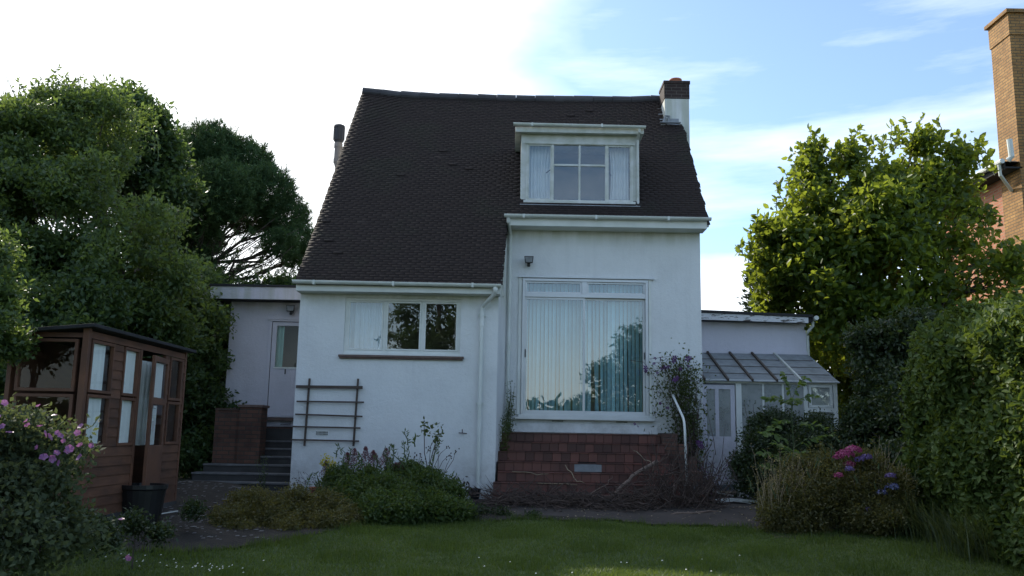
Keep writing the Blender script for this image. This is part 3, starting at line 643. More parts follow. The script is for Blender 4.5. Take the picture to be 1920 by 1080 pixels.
m = MB(); m.box(-5.2, -3.72, 18.3, 18.35, 1.7, 4.1); m.build('room_screen', M_['room'], dr)
airbrick(-4.42, 1.715, 17.6, 'annex_wall')
# ---- right flat-roofed extension
m = MB(); m.box(3.592, 6.30, 18.7, 18.9, .5, 4.04); m.box(6.10, 6.30, 18.902, 22.5, .5, 4.04); ext = m.build('extension_wall', M_['annex_wall'], HOUSE)
m = MB(); m.hexa([(3.63, 18.40, 4.052), (6.26, 18.40, 4.012), (6.26, 18.43, 4.012), (3.63, 18.43, 4.052)], [(3.63, 18.40, 4.20), (6.26, 18.40, 4.13), (6.26, 18.43, 4.13), (3.63, 18.43, 4.20)])
m.build('fascia', M_['flaky'], ext)
m = MB(); m.hexa([(3.60, 18.37, 4.203), (6.36, 18.37, 4.135), (6.36, 22.8, 4.135), (3.60, 22.8, 4.203)], [(3.60, 18.37, 4.26), (6.36, 18.37, 4.19), (6.36, 22.8, 4.19), (3.60, 22.8, 4.26)])
m.box(3.60, 6.36, 18.432, 22.7, 4.041, 4.13); m.build('flat_roof', M_['felt'], ext)
m = MB(); m.tube([(6.42, 18.6, 4.08), (6.42, 18.6, 3.98), (6.33, 18.66, 3.86), (6.34, 18.72, 3.80), (6.34, 18.75, .8)], .034, 9); m.tube([(6.42, 18.35, 4.12), (6.42, 22.5, 4.12)], .05, 8); m.build('downpipe', M_['pvc'], ext)
m = MB(); m.box(3.60, 6.30, 18.64, 18.699, 3.36, 3.42); m.build('flashing', M_['annex_wall'], ext)
# ------------------------------------------------------------ lean-to greenhouse on the right
LT = thing('lean_to_greenhouse', (4.9, 17.8, .5), 'old white timber lean-to greenhouse with grimy sloping glass roof', 'greenhouse')
FY = 17.0; X0, X1 = 3.66, 6.28
def lz(y): return 2.70 + (y - 17.0) * (3.36 - 2.70) / 1.65
m = MB(); m.box(X0, X1, FY - .03, FY + .05, 2.63, 2.70); m.box(X0 - .02, X1 + .03, FY - .06, FY - .031, 2.665, 2.70)
m.box(4.33, 4.44, FY - .03, FY + .05, .5, 2.63); m.box(5.64, 5.71, FY - .03, FY + .05, .5, 2.63); m.box(X1 - .08, X1, FY - .03, FY + .05, .5, 2.63)
for x in (4.86, 5.24): m.box(x - .018, x + .018, FY - .02, FY + .04, 1.25, 2.63)
m.box(4.44, 5.64, FY - .03, FY + .05, 1.17, 1.25); m.box(5.71, X1 - .08, FY - .03, FY + .05, 1.17, 1.25); m.box(5.71, X1 - .08, FY - .04, FY + .045, 2.11, 2.19)
m.box(X1 - .06, X1, 18.60, 18.69, .5, 3.34); m.beam((X1 - .03, FY + .05, lz(FY) - .05), (X1 - .03, 18.66, lz(18.66) - .05), .06, .08); m.box(X1 - .055, X1 - .005, FY + .05, 18.6, 1.17, 1.25)
m.build('frame', M_['white'], LT, bevel=.004)
m = MB().frame_y(5.73, X1 - .10, 2.195, 2.625, .045, FY - .045, FY + .02); win = m.build('window', M_['white'], LT, bevel=.003)
MB().box(5.775, X1 - .145, FY - .01, FY - .006, 2.24, 2.58).build('pane', M_['glass_dirty'], win)
m = MB(); m.box(4.44, 5.64, FY - .01, FY + .03, .5, 1.17); m.box(5.71, X1 - .08, FY - .01, FY + .03, .5, 1.17); m.box(X1 - .05, X1 - .01, FY + .051, 18.6, .5, 1.17); m.build('wall', M_['annex_wall'], LT)
for a, b in ((4.44, 4.842), (4.878, 5.222), (5.258, 5.64), (5.71, X1 - .08)):
    MB().box(a, b, FY + .005, FY + .009, 1.25, 2.63 if b < 5.7 else 2.11).build('pane', M_['glass_dirty'], LT)
MB().box(X1 - .032, X1 - .028, FY + .05, 18.6, 1.25, 2.66).build('pane', M_['glass_dirty'], LT)
m = MB().frame_y(X0 + .02, 4.31, .72, 2.60, .085, FY - .025, FY + .02); m.box(3.93, 4.00, FY - .024, FY + .019, 1.62, 2.515); m.box(X0 + .105, 4.225, FY - .022, FY + .018, .805, 1.62); m.box(4.00, 4.08, FY - .03, FY-.0225, .85, 1.60)
dr = m.build('door', M_['annex_wall'], LT, bevel=.003)
for a, b in ((X0 + .105, 3.93), (4.0, 4.225)): MB().box(a, b, FY - .004, FY + .0, 1.62, 2.515).build('pane', M_['glass_dirty'], dr)
bars = [3.72, 4.17, 4.64, 5.11, 5.59]
for i, x in enumerate(bars): MB().beam((x, FY - .10, lz(FY - .10) + .03), (x, 18.63, lz(18.63) + .03), .038, .05).build('glazing_bar', M_['trellis'] if i < 4 else M_['old_white'], LT)
e = bars + [X1]
rp = MB()
for i in range(5):
    for k in range(4):
        ya, yb = FY - .12 + k * .44, FY - .12 + (k + 1) * .44 + .02; yb = min(yb, 18.64); o_ = .008 * k
        a, b = e[i] + .020, e[i + 1] - (.020 if i < 4 else -.03)
        rp.hexa([(a, ya, lz(ya) + .012), (b, ya, lz(ya) + .012), (b, yb, lz(yb) + .004), (a, yb, lz(yb) + .004)], [(a, ya, lz(ya) + .018), (b, ya, lz(ya) + .018), (b, yb, lz(yb) + .010), (a, yb, lz(yb) + .010)])
rp.build('roof_glass', M_['glass_roof'], LT)
for k in (1, 2, 3):
    ya = FY - .12 + k * .44; m = MB()
    for i in range(5): m.box(e[i] + .0265, e[i + 1] - .0265, ya - .006, ya + .006, lz(ya) + .0185, lz(ya) + .026)
    m.build('glass_lap', M_['trellis'], LT)
m = MB(); m.box(4.3, 6.2, 18.2, 18.6, 2.18, 2.22); m.box(4.3, 6.2, 18.60, 18.64, 1.75, 2.18); m.build('shelf', M_['trellis'], LT)
# ------------------------------------------------------------ tiled steps to the patio door
ST = thing('tiled_steps', (1.3, 15.5, .45), 'wide flight of red quarry tile steps below the sliding glass door', 'steps')
m = MB(); tl = MB(); H = .165
for k in range(7):
    y = 14.75 + .24 * k; z0 = .47 + k * H; z1 = z0 + H
    xl = -.275 if k < 2 else -.19 + .0 * k; xr = 2.74 + (6 - k) * .035
    if k == 1: xl = -.255
    m.box(xl + .01, xr - .01, y + .012, (15.17 if k < 2 else 16.49), z0 - (.3 if k == 0 else 0), z1 - .008)
    if k < 2: m.box(-.19, xr - .01, 15.171, 16.49, z0 - (.3 if k == 0 else 0), z1 - .008)
    w = .1585; x = xl - (.04 if k % 2 else 0)
    while x < xr - .03:
        a, b = max(x + .003, xl), min(x + w - .003, xr); x += w
        if b - a < .02: continue
        if k == 3 and a > 1.10 and b < 1.62: continue
        j = random.gauss(0, .0015)
        tl.box(a, b, y + j, y + .014 + j, z0 + .006, z1 - .022)
        tl.box(a, b, y - .014 + j, y + .262, z1 - .019, z1 - .001 + j * .3)
s = m.build('core', M_['mortar'], ST); o = tl.build('tiles', M_['tile'], ST, bevel=.003)
m = MB(); y = 14.75 + .72; z = .47 + 3 * H; m.box(1.13, 1.60, y - .004, y + .012, z + .008, z + H - .03); m.build('grey_insert', M_['grey_block'], ST, bevel=.004)
m = MB()
for xa, xb, yf, zt in ((2.745, 3.02, 16.0, 1.66), (3.022, 3.18, 15.9, 1.47), (3.182, 3.32, 15.8, 1.24), (2.96, 3.30, 15.25, 1.02), (3.0, 3.28, 15.0, .80)):
    m.box(xa, xb, yf, 16.48 if yf > 15.7 else (15.78 if yf > 15.2 else 15.248), .4, zt)
m.build('brick_cheek', M_['brick_dark'], ST, bevel=.006)
# handrail
m = MB(); m.tube([(2.99, 16.49, 2.43), (2.985, 16.40, 2.415), (2.955, 15.16, 1.93), (2.95, 15.04, 1.85), (2.952, 15.0, 1.72), (2.975, 15.0, .80)], .021, 10)
m.lathe([(.05, 0), (.05, .01), (.022, .015)], (2.975, 15.0, .80), 12)
tag(m.build('handrail', M_['white'], origin=(2.975, 15.0, .8), smooth=True), 'bent white metal handrail beside the red tiled steps', 'handrail')
m = MB(); m.box(3.02, 3.10, 14.72, 14.80, .35, .86); tag(m.build('post_stub', M_['grey_block'], origin=(3.06, 14.76, .46), bevel=.006), 'short grey stub of post at the foot of the white handrail', 'post')
# ------------------------------------------------------------ trellis
TR = thing('trellis', (-3.05, 15.17, 1.33), 'weathered brown wooden trellis leaning on the white wall', 'trellis')
MB().beam((-3.445, 15.165, 2.475), (-3.47, 15.165, 1.335), .034, .022, (0, 1, 0)).build('upright', M_['trellis'], TR)
MB().beam((-2.612, 15.165, 2.485), (-2.64, 15.165, 1.345), .034, .022, (0, 1, 0)).build('upright', M_['trellis'], TR)
for xa, za, xb, zb, h in ((-3.665, 2.33, -2.525, 2.335, .05), (-3.64, 2.08, -2.49, 2.085, .026), (-3.65, 1.862, -2.505, 1.845, .026), (-3.685, 1.655, -2.53, 1.65, .026), (-3.70, 1.435, -2.545, 1.43, .026)):
    MB().beam((xa, 15.142, za), (xb, 15.142, zb), .022, h).build('rail', M_['trellis'], TR, bevel=.002)
# wall lamps
def flood(x, y, z, label, up=.0):
    t = thing('floodlight', (x, y, z), label, 'wall light', 'black floodlights on the walls')
    m = MB(); m.hexa([(x - .075, y - .17, z - .07), (x + .075, y - .17, z - .07), (x + .06, y - .08, z - .06), (x - .06, y - .08, z - .06)], [(x - .09, y - .19, z + .06), (x + .09, y - .19, z + .06), (x + .06, y - .08, z + .05), (x - .06, y - .08, z + .05)])
    m.build('housing', M_['black'], t, bevel=.006)
    m = MB(); m.hexa([(x - .06, y - .1745, z - .055), (x + .06, y - .1745, z - .055), (x + .06, y - .172, z - .055), (x - .06, y - .172, z - .055)], [(x - .074, y - .1905, z + .045), (x + .074, y - .1905, z + .045), (x + .074, y - .186, z + .045), (x - .074, y - .186, z + .045)]); m.build('lens', M_['grey_block'], t)
    m = MB(); m.box(x - .03, x + .03, y - .10, y, z - .085, z - .055); m.lathe([(.03, -.03), (.035, 0), (.0, .012)], (x, y - .10, z - .095), 10); m.build('bracket', M_['black'], t)
flood(.31, 16.5, 4.86, 'small black floodlight on the white wall above the patio door')
flood(-4.42, 17.6, 4.0, 'small black floodlight above the back door on the left')
m = MB(); m.tube([(-.80, 15.2, 1.60), (-.80, 15.15, 1.60), (-.80, 15.13, 1.66)], .008, 6); m.tube([(-.86, 15.14, 1.60), (-.72, 15.14, 1.59)], .008, 6)
tag(m.build('wall_hook', M_['trellis'], origin=(-.8, 15.2, 1.6)), 'small dark hook on the white wall left of the downpipe', 'hook')
# ------------------------------------------------------------ steps and pillar on the left
GS = thing('garden_steps', (-4.6, 16, .5), 'dark stone steps climbing to the back door on the left', 'steps')
m = MB(); ed = MB()
for k in range(7):
    y = 15.2 + .30 * k; z1 = .55 + .14 * k; xl = -5.75 + .09 * k
    m.box(xl, -3.70, y + .02, 17.55, z1 - .16 - (.3 if k == 0 else 0), z1 - .03); ed.box(xl - .01, -3.695, y, y + .33, z1 - .028, z1 + .004)
m.box(-5.1, -3.70, 17.05, 17.55, 1.3, 1.62)
m.build('riser', M_['stone'], GS); ed.build('tread', M_['edge'], GS, bevel=.006)
BP = thing('brick_pillar_wall', (-5, 16.4, .9), 'low brown brick wall ending in a capped square pillar', 'wall')
m = MB(); m.box(-4.95, -4.55, 16.3, 16.7, .8, 1.99); m.build('pillar', M_['brick_dark'], BP)
m = MB(); m.box(-4.98, -4.52, 16.27, 16.73, 1.992, 2.04); m.build('cap', M_['brown_sill'], BP, bevel=.006)
m = MB(); m.box(-5.42, -4.951, 16.38, 16.60, .7, 1.93); m.box(-5.42, -4.951, 16.36, 16.62, 1.932, 1.97); m.build('wall', M_['brick_dark'], BP)
# ------------------------------------------------------------ summerhouse
SX, SY0, SY1, SZ, SZT = -4.87, 10.1, 13.2, .55, 2.72
SD = .88
SH = thing('summerhouse', (SX - .7, 11.6, SZ), 'red-brown timber summerhouse with pale blinds and a door ajar', 'summerhouse')
def lap(m, axis, c, a, b, z0, z1, out):
    z = z0
    while z < z1 - .02:
        zt = min(z + .115, z1)
        if axis == 'x': m.hexa([(c, a, z), (c + out * .018, a, z), (c + out * .018, b, z), (c, b, z)] if out > 0 else [(c + out * .018, a, z), (c, a, z), (c, b, z), (c + out * .018, b, z)],
                               [(c, a, zt), (c + out * .006, a, zt), (c + out * .006, b, zt), (c, b, zt)] if out > 0 else [(c + out * .006, a, zt), (c, a, zt), (c, b, zt), (c + out * .006, b, zt)])
        else: m.hexa([(a, c - .018, z), (b, c - .018, z), (b, c, z), (a, c, z)], [(a, c - .006, zt), (b, c - .006, zt), (b, c, zt), (a, c, zt)])
        z = zt + .001
m = MB()
wins = [(10.22, 10.74, 1), (11.10, 11.48, 1), (12.02, 12.34, 0), (12.62, 13.02, 1)]
zl0, zl1, zu0, zu1 = 1.40, 1.93, 2.02, 2.56
segs = [SY0 + .04, 10.17, 10.79, 11.05, 11.53, 11.58]
lap(m, 'x', SX, SY0 + .05, 11.56, SZ, 1.36, 1); lap(m, 'x', SX, 12.42, SY1 - .05, SZ, 1.36, 1)
for a, b in ((10.79, 11.05), (12.44, 12.57), (13.07, SY1 - .05)): lap(m, 'x', SX, a, b, 1.36, 2.60, 1)
lap(m, 'x', SX, SY0 + .05, SY1 - .05, 2.605, SZT - .03, 1)
lap(m, 'y', SY0, SX - SD + .05, SX - .05, SZ, 1.22, 0); lap(m, 'y', SY0, SX - SD + .05, SX - .05, 2.605, SZT - .06, 0)
m.box(SX - SD, SX - SD + .02, SY0 + .05, SY1 - .05, SZ, SZT - .1); m.box(SX - SD, SX, SY1 - .02, SY1, SZ, SZT - .1)
m.build('wall', M_['shed'], SH)
for (x, y) in ((SX, SY0), (SX, SY1 - .05), (SX - SD, SY0)): MB().box(x - .05 if x == SX else x, x + .022 if x == SX else x + .05, y - (.022 if y == SY0 else 0), y + .05, SZ, SZT).build('corner_post', M_['shed_trim'], SH, bevel=.004)
m = MB()
m.box(SX - .03, SX + .024, 11.535, 11.60, SZ, 2.60); m.box(SX - .03, SX + .024, 12.40, 12.44, SZ, 2.60)
m.build('door_post', M_['shed_trim'], SH, bevel=.004)
def shedwin(y0, y1, z0, z1, blind, side='x', x=SX):
    m = MB(); t = .035
    if side == 'x':
        for a, b, c, d in ((y0 - t, y1 + t, z1, z1 + t), (y0 - t, y1 + t, z0 - t, z0), (y0 - t, y0, z0, z1), (y1, y1 + t, z0, z1)): m.box(x - .02, x + .026, a, b, c, d)
        w = m.build('window', M_['shed_trim'], SH, bevel=.003); MB().box(x - .008, x - .005, y0, y1, z0, z1).build('pane', M_['glass_shed'], w)
        if blind: MB().curtain(y0 - .03 if blind != 2 else y0 + .0, y1 + .03 if blind == 1 else y0 + (y1 - y0) * .78, z0 - .02, z1 + .02, x - .022, 3, .003, axis='y').build('blind', M_['blind'], w, smooth=True)
    else:
        for a, b, c, d in ((y0 - t, y1 + t, z1, z1 + t), (y0 - t, y1 + t, z0 - t, z0), (y0 - t, y0, z0, z1), (y1, y1 + t, z0, z1)): m.box(a, b, SY0 - .024, SY0 + .02, c, d)
        w = m.build('window', M_['shed_trim'], SH, bevel=.003); MB().box(y0, y1, SY0 + .005, SY0 + .008, z0, z1).build('pane', M_['glass_shed'], w)
for (a, b, bl) in ((10.22, 10.74, 2), (11.10, 11.48, 1), (12.62, 13.02, 0)):
    shedwin(a, b, zl0, zl1, bl); shedwin(a, b, zu0, zu1, bl)
for a, b in ((SX - .74, SX - .13),): shedwin(a, b, 1.27, 1.92, 0, 'y'); shedwin(a, b, 2.02, 2.55, 0, 'y')
# door leaf, standing ajar, hinged at its far edge
dl = bpy.data.objects.new('door', bpy.data.meshes.new('door')); 
def doorleaf():
    t = .04; m = MB(); h = Vector((SX + .03, 12.40, 0)); ang = R(8); d = Vector((math.sin(ang), -math.cos(ang), 0)); nn = Vector((math.cos(ang), math.sin(ang), 0)); L = .78
    def bx(u0, u1, z0, z1, th=.04, o=0):
        c = [h + d * u + nn * v for u, v in ((u0, o), (u1, o), (u1, o + th), (u0, o + th))]
        m.hexa([(p.x, p.y, z0) for p in c], [(p.x, p.y, z1) for p in c])
    z0, z1 = SZ + .04, 2.54
    bx(0, .07, z0, z1); bx(L - .08, L, z0, z1); bx(.07, L - .08, z0, 1.36); bx(.07, L - .08, 1.90, 1.99); bx(.07, L - .08, z1 - .07, z1)
    o = m.build('door', M_['shed_trim'], SH, bevel=.003)
    m.__init__(); bx(.07, L - .08, 1.361, 1.899, .004, .02); bx(.07, L - .08, 1.991, z1 - .071, .004, .02); m.build('pane', M_['glass_shed'], o)
    m.__init__(); bx(.30, L - .09, 1.37, 1.89, .003, -.01); bx(.12, L - .09, 2.0, z1 - .08, .003, -.01); m.build('blind', M_['blind'], o)
    m.__init__(); p = h + d * (L - .04) + nn * .07; m.lathe([(.0, -.02), (.02, -.01), (.02, .01), (0, .02)], (p.x, p.y, 1.86), 10); m.box(p.x - .01, p.x + .02, p.y - .012, p.y + .012, 1.55, 1.68); m.build('handle', M_['alu'], o)
bpy.data.objects.remove(dl); doorleaf()
m = MB().curtain(11.57, 12.2, 1.36, 2.48, SX - .05, 4, .008, axis='y').build('blind', M_['blind'], SH, smooth=True)
m = MB(); 
m.hexa([(SX - SD - .1, SY0 - .12, SZT - .10), (SX + .12, SY0 - .12, SZT + .0), (SX + .12, SY1 + .10, SZT + .0), (SX - SD - .1, SY1 + .10, SZT - .10)], [(SX - SD - .1, SY0 - .12, SZT - .06), (SX + .12, SY0 - .12, SZT + .04), (SX + .12, SY1 + .10, SZT + .04), (SX - SD - .1, SY1 + .10, SZT - .06)])
m.build('roof', M_['felt'], SH, bevel=.004)
m = MB(); m.box(SX - SD, SX + .03, SY0 + .02, SY1, SZ - .25, SZ); m.build('floor', M_['stone'], SH)
# ------------------------------------------------------------ pots, tubs, litter
g = float(ground(-4.15, 10.6)); 
p = gp(246, 985)
m = MB(); m.lathe([(.24, 0), (.29, .42), (.31, .44), (.31, .49), (.28, .49), (.27, .43), (.0, .43)], (p[0], p[1] + .25, p[2]), 24)
tag(m.build('planter', M_['black'], origin=tuple(p), smooth=False), 'large dark round tub standing in front of the summerhouse door', 'planter')
p = gp(893, 945); p[1] = 14.95; z = .52
m = MB(); m.lathe([(.075, 0), (.10, .14), (.11, .145), (.11, .17), (.095, .17), (.085, .12), (0, .12)], (-.56, 14.98, z), 18)
tag(m.build('plant_pot', M_['black'], origin=(-.56, 14.98, z)), 'small black plastic pot under the end of the downpipe', 'pot')
q = at(592, 925, 14.6); m = MB(); m.lathe([(.07, -.10), (.10, .06), (.115, .065), (.115, .10), (.10, .10), (.09, .05), (0, .05)], tuple(q), 18)
tag(m.build('plant_pot', M_['terracotta'], origin=tuple(q)), 'orange terracotta pot half hidden at the foot of the white wall', 'pot')
p = gp(1375, 945)
m = MB(); V = []
def slabbox(m, c, L, Wd, H, ang, tilt=0, seg=8, bow=.03):
    ca, sa = math.cos(ang), math.sin(ang); prev = None
    for i in range(seg):
        qs = []
        for u in (i / seg, (i + 1) / seg):
            x = (u - .5) * L; zz = bow * math.sin(math.pi * u) + tilt * x
            wd = Wd * (.35 + .65 * min(1, u * 4))
            qs.append([(c[0] + x * ca - s_ * wd / 2 * sa, c[1] + x * sa + s_ * wd / 2 * ca, c[2] + zz) for s_ in (-1, 1)])
        a0, a1 = qs[0]; b0, b1 = qs[1]
        m.hexa([a0, b0, b1, a1], [(v[0], v[1], v[2] + H) for v in (a0, b0, b1, a1)])
slabbox(m, (p[0] + .05, p[1] + .1, p[2] + .02), .76, .22, .035, R(3)); slabbox(m, (p[0] + .02, p[1] + .02, p[2] + .01), .55, .10, .01, R(-4))
tag(m.build('broken_panel', M_['old_white'], origin=tuple(p)), 'long broken white panel lying on the path near the lean-to', 'broken panel')
m = MB(); a = gp(1318, 932); b = gp(1385, 940); m.beam((a[0], a[1] + .35, a[2] + .14), (b[0] - .05, b[1] + .2, b[2] + .08), .03, .02)
tag(m.build('batten', M_['old_white'], origin=tuple(a)), 'thin white batten propped on the broken white panel', 'batten')
m = MB(); a = gp(302, 969); b = gp(333, 965); m.beam((a[0], a[1], a[2] + .04), (b[0], b[1], b[2] + .05), .012, .012)
tag(m.build('white_stick', M_['white'], origin=tuple(a)), 'thin white stick on the ground below the left steps', 'stick')
def wob(a, b, n, s):
    a, b = Vector(a), Vector(b); return [a.lerp(b, i / (n - 1)) + Vector((random.gauss(0, s), random.gauss(0, s), random.gauss(0, s))) * (0 < i < n - 1) for i in range(n)]
def branch(pxs, r0, r1, label, name='branch', mat='wood_dead', twigs=0, group='dead branches lying by the tiled steps'):
    pts = [Vector(at(x, y, Y)) for x, y, Y in pxs]; P2 = []
    for i in range(len(pts) - 1): P2 += wob(pts[i], pts[i + 1], 4, .012)[:-1]
    P2.append(pts[-1]); m = MB(); n = len(P2); m.tube(P2, [r0 + (r1 - r0) * i / (n - 1) for i in range(n)], 7)
    for _ in range(twigs):
        i = random.randrange(1, n); d = Vector((random.gauss(0, .3), random.gauss(0, .15), random.gauss(.05, .15)))
        m.tube(wob(P2[i], P2[i] + d, 4, .015), [r1 * .9, r1 * .7, r1 * .5, r1 * .3], 5)
    return tag(m.build(name, M_[mat], origin=tuple(pts[0])), label, 'branch', group)
branch([(1138, 944, 14.45), (1160, 918, 14.5), (1185, 893, 14.7), (1232, 865, 15.0)], .028, .032, 'thick bare branch propped diagonally against the red tiled steps', twigs=2)
branch([(1050, 955, 14.3), (1100, 930, 14.4), (1140, 908, 14.5)], .012, .007, 'thin forked branch rising left of the thick diagonal branch', twigs=3)
branch([(1150, 957, 14.3), (1198, 945, 14.3), (1220, 925, 14.5), (1240, 930, 14.6)], .013, .008, 'thin crooked branch right of the thick diagonal branch', twigs=3)
branch([(1030, 945, 14.3), (1085, 940, 14.2), (1150, 958, 14.1), (1210, 965, 14.1)], .012, .007, 'thin branch lying flat along the foot of the tiled steps', twigs=4)
branch([(1258, 966, 13.9), (1300, 962, 13.9), (1330, 958, 14.0), (1362, 961, 14.1)], .022, .014, 'stout bare branch lying on the path right of the steps', twigs=0)
branch([(868, 924, 14.6), (900, 925, 14.6), (925, 942, 14.3), (965, 958, 14.1), (1000, 962, 14.0)], .012, .007, 'thin arching branch trailing from the wilted shrub', twigs=3)
branch([(1188, 845, 15.3), (1205, 858, 15.2), (1222, 868, 15.1)], .007, .006, 'thin straw-coloured twig at the top of the thick branch', mat='straw')
branch([(1060, 872, 15.3), (1075, 893, 15.1), (1082, 903, 15.0), (1096, 906, 15.0)], .008, .005, 'short straw-coloured twig left of the grey insert in the steps', mat='straw')
branch([(960, 884, 15.15), (995, 886, 15.15), (1028, 888.5, 15.15)], .006, .005, 'straight pale stalk lying on a step near the downpipe', mat='straw')
branch([(1008, 906, 14.92), (1045, 907, 14.92), (1082, 909, 14.92)], .006, .005, 'straight pale stalk on the step below the short twig', mat='straw')
# a heap of brushwood along the foot of the steps
m = MB()
for _ in range(1700):
    u = random.random(); x = -.3 + 3.7 * u; hh = .12 + .26 * sstep(1.6, 2.6, x); y = 14.30 + random.gauss(0, .16) + .12 * (x > 2.3)
    z = float(ground(x, y)) + abs(random.gauss(0, 1)) * float(hh) * .8
    L = random.uniform(.12, .42); a = random.gauss(0, .7) + (math.pi if random.random() < .5 else 0); d = Vector((math.cos(a) * L, math.sin(a) * L * .5, random.gauss(.02, .12) * (1 + 2 * (x > 2.2))))
    r = random.uniform(.003, .009); m.tube(wob((x, y, z), Vector((x, y, z)) + d, 4, .012), [r, r * .9, r * .7, r * .4], 4, cap=False)
tag(m.build('brushwood', M_['twig'], origin=(1.5, 14.3, .45)), 'tangled brown heap of cut twigs at the foot of the steps', 'twig heap', kind='stuff')
# litter and chips on the left path
m = MB()
for _ in range(420):
    x, y = random.uniform(-5.6, -2.9), random.uniform(11.3, 14.8); z = float(ground(x, y)) + .02; s_ = random.uniform(.01, .035)
    m.add([(x - s_, y - s_ * .4, z), (x + s_, y - s_ * .6, z + .004), (x + s_ * .7, y + s_ * .6, z + .012), (x - s_ * .8, y + s_ * .5, z + .008)], [(0, 1, 2, 3)])
tag(m.build('litter', M_['edge'], origin=(-4.3, 13, .5)), 'pale chips and dry leaves littering the ground below the left steps', 'litter', kind='stuff')
m = MB()
for _ in range(520):
    x, y = random.uniform(-.6, 4.6), random.uniform(12.9, 14.6); z = float(ground(x, y)) + .015
    if y < lawn_edge(x) - .1 + random.random() * .1: continue
    s_ = random.uniform(.008, .028); a = random.random() * 6.283; c_, d_ = math.cos(a) * s_, math.sin(a) * s_
    m.add([(x - c_, y - d_, z), (x + d_ * .5, y - c_ * .5, z + .006), (x + c_, y + d_, z + .014), (x - d_ * .5, y + c_ * .5, z + .004)], [(0, 1, 2, 3)])
tag(m.build('fallen_leaves', M_['straw'], origin=(2, 13.8, .45)), 'dry fallen leaves and chips scattered on the dark path before the steps', 'fallen leaves', kind='stuff')
# ------------------------------------------------------------ neighbour's house
NB = thing('neighbour_house', (14, 22, .5), 'orange brick house with a tall brick chimney beyond the right tree', 'house')
nx = 12.0; ez = float(at(1895, 325, 20.6)[2])
m = MB(); m.box(nx, nx + 8, 20.35, 24, 0, ez - .05); m.build('wall', M_['brick_red'], NB)
m = MB(); m.box(nx - .40, nx + .0, 20.0, 24.3, ez - .06, ez - .02); m.box(nx - .42, nx - .401, 20.0, 24.3, ez - .08, ez + .10); m.build('soffit', M_['felt'], NB)
m = MB(); m.tube([(nx - .49, 19.95, ez + .10), (nx - .49, 24.3, ez + .10)], .06, 8); m.tube([(nx - .49, 20.1, ez + .1), (nx - .47, 20.12, ez - .2), (nx - .06, 20.4, ez - .5)], .04, 8)
m.tube([(nx - .30, 19.93, ez + .62), (nx - .28, 19.93, ez + .20), (nx - .35, 19.97, ez + .12)], .065, 10); m.build('gutter', M_['pvc'], NB)
m = MB(); h1 = ez + 1.0
m.add([(nx - .42, 20.0, ez + .10), (nx + 8.4, 20.0, ez + .10), (nx + 8.4, 24.3, ez + .10), (nx - .42, 24.3, ez + .10), (nx + 2.6, 22.15, h1), (nx + 5.6, 22.15, h1)], [(0, 1, 5, 4), (1, 2, 5), (2, 3, 4, 5), (3, 0, 4), (3, 2, 1, 0)]); m.build('roof', M_['ridge'], NB)
m = MB(); m.box(11.95, 13.1, 20.0, 20.84, 0, 11.35); cn = m.build('chimney', M_['brick_nb'], NB)
m = MB(); m.box(11.925, 13.125, 19.975, 20.865, 11.352, 11.90); m.box(11.86, 13.19, 19.91, 20.93, 11.902, 11.99); m.build('chimney_cap', M_['brick_nb'], cn)
# ------------------------------------------------------------ foliage
def unit(a): return a / np.maximum(np.linalg.norm(a, axis=1, keepdims=True), 1e-9)
def leaf_mesh(name, P, size, mat, parent=None, origin=None, aspect=.5, axis_dir=None, nrm=None, six=False, droop=.0, var=.3):
    N = len(P); P = np.asarray(P, float)
    n = unit(rng.normal(size=(N, 3)) + (0 if nrm is None else nrm))
    d = rng.normal(size=(N, 3)) + (0 if axis_dir is None else axis_dir); d[:, 2] -= droop
    d = unit(d - (d * n).sum(1, keepdims=True) * n); s = np.cross(d, n)
    L = (size * rng.uniform(1 - var, 1 + var, N))[:, None]; Wd = L * aspect * .5; fold = L * .10
    if six:
        pts = [P, P + d * L * .33 + s * Wd + n * fold, P + d * L * .72 + s * Wd * .8 + n * fold * .7, P + d * L - n * fold * .8, P + d * L * .72 - s * Wd * .8 + n * fold * .7, P + d * L * .33 - s * Wd + n * fold]
        V = np.stack(pts, 1).reshape(-1, 3); b = (np.arange(N) * 6)[:, None]
        F = np.concatenate([b + np.array([[0, 1, 2, 3]]), b + np.array([[0, 3, 4, 5]])])
    else:
        V = np.stack([P, P + d * L * .45 + s * Wd + n * fold, P + d * L, P + d * L * .45 - s * Wd + n * fold], 1).reshape(-1, 3)
        F = np.arange(4 * N).reshape(-1, 4)
    return mesh_obj(name, V, F, mat, parent, origin)
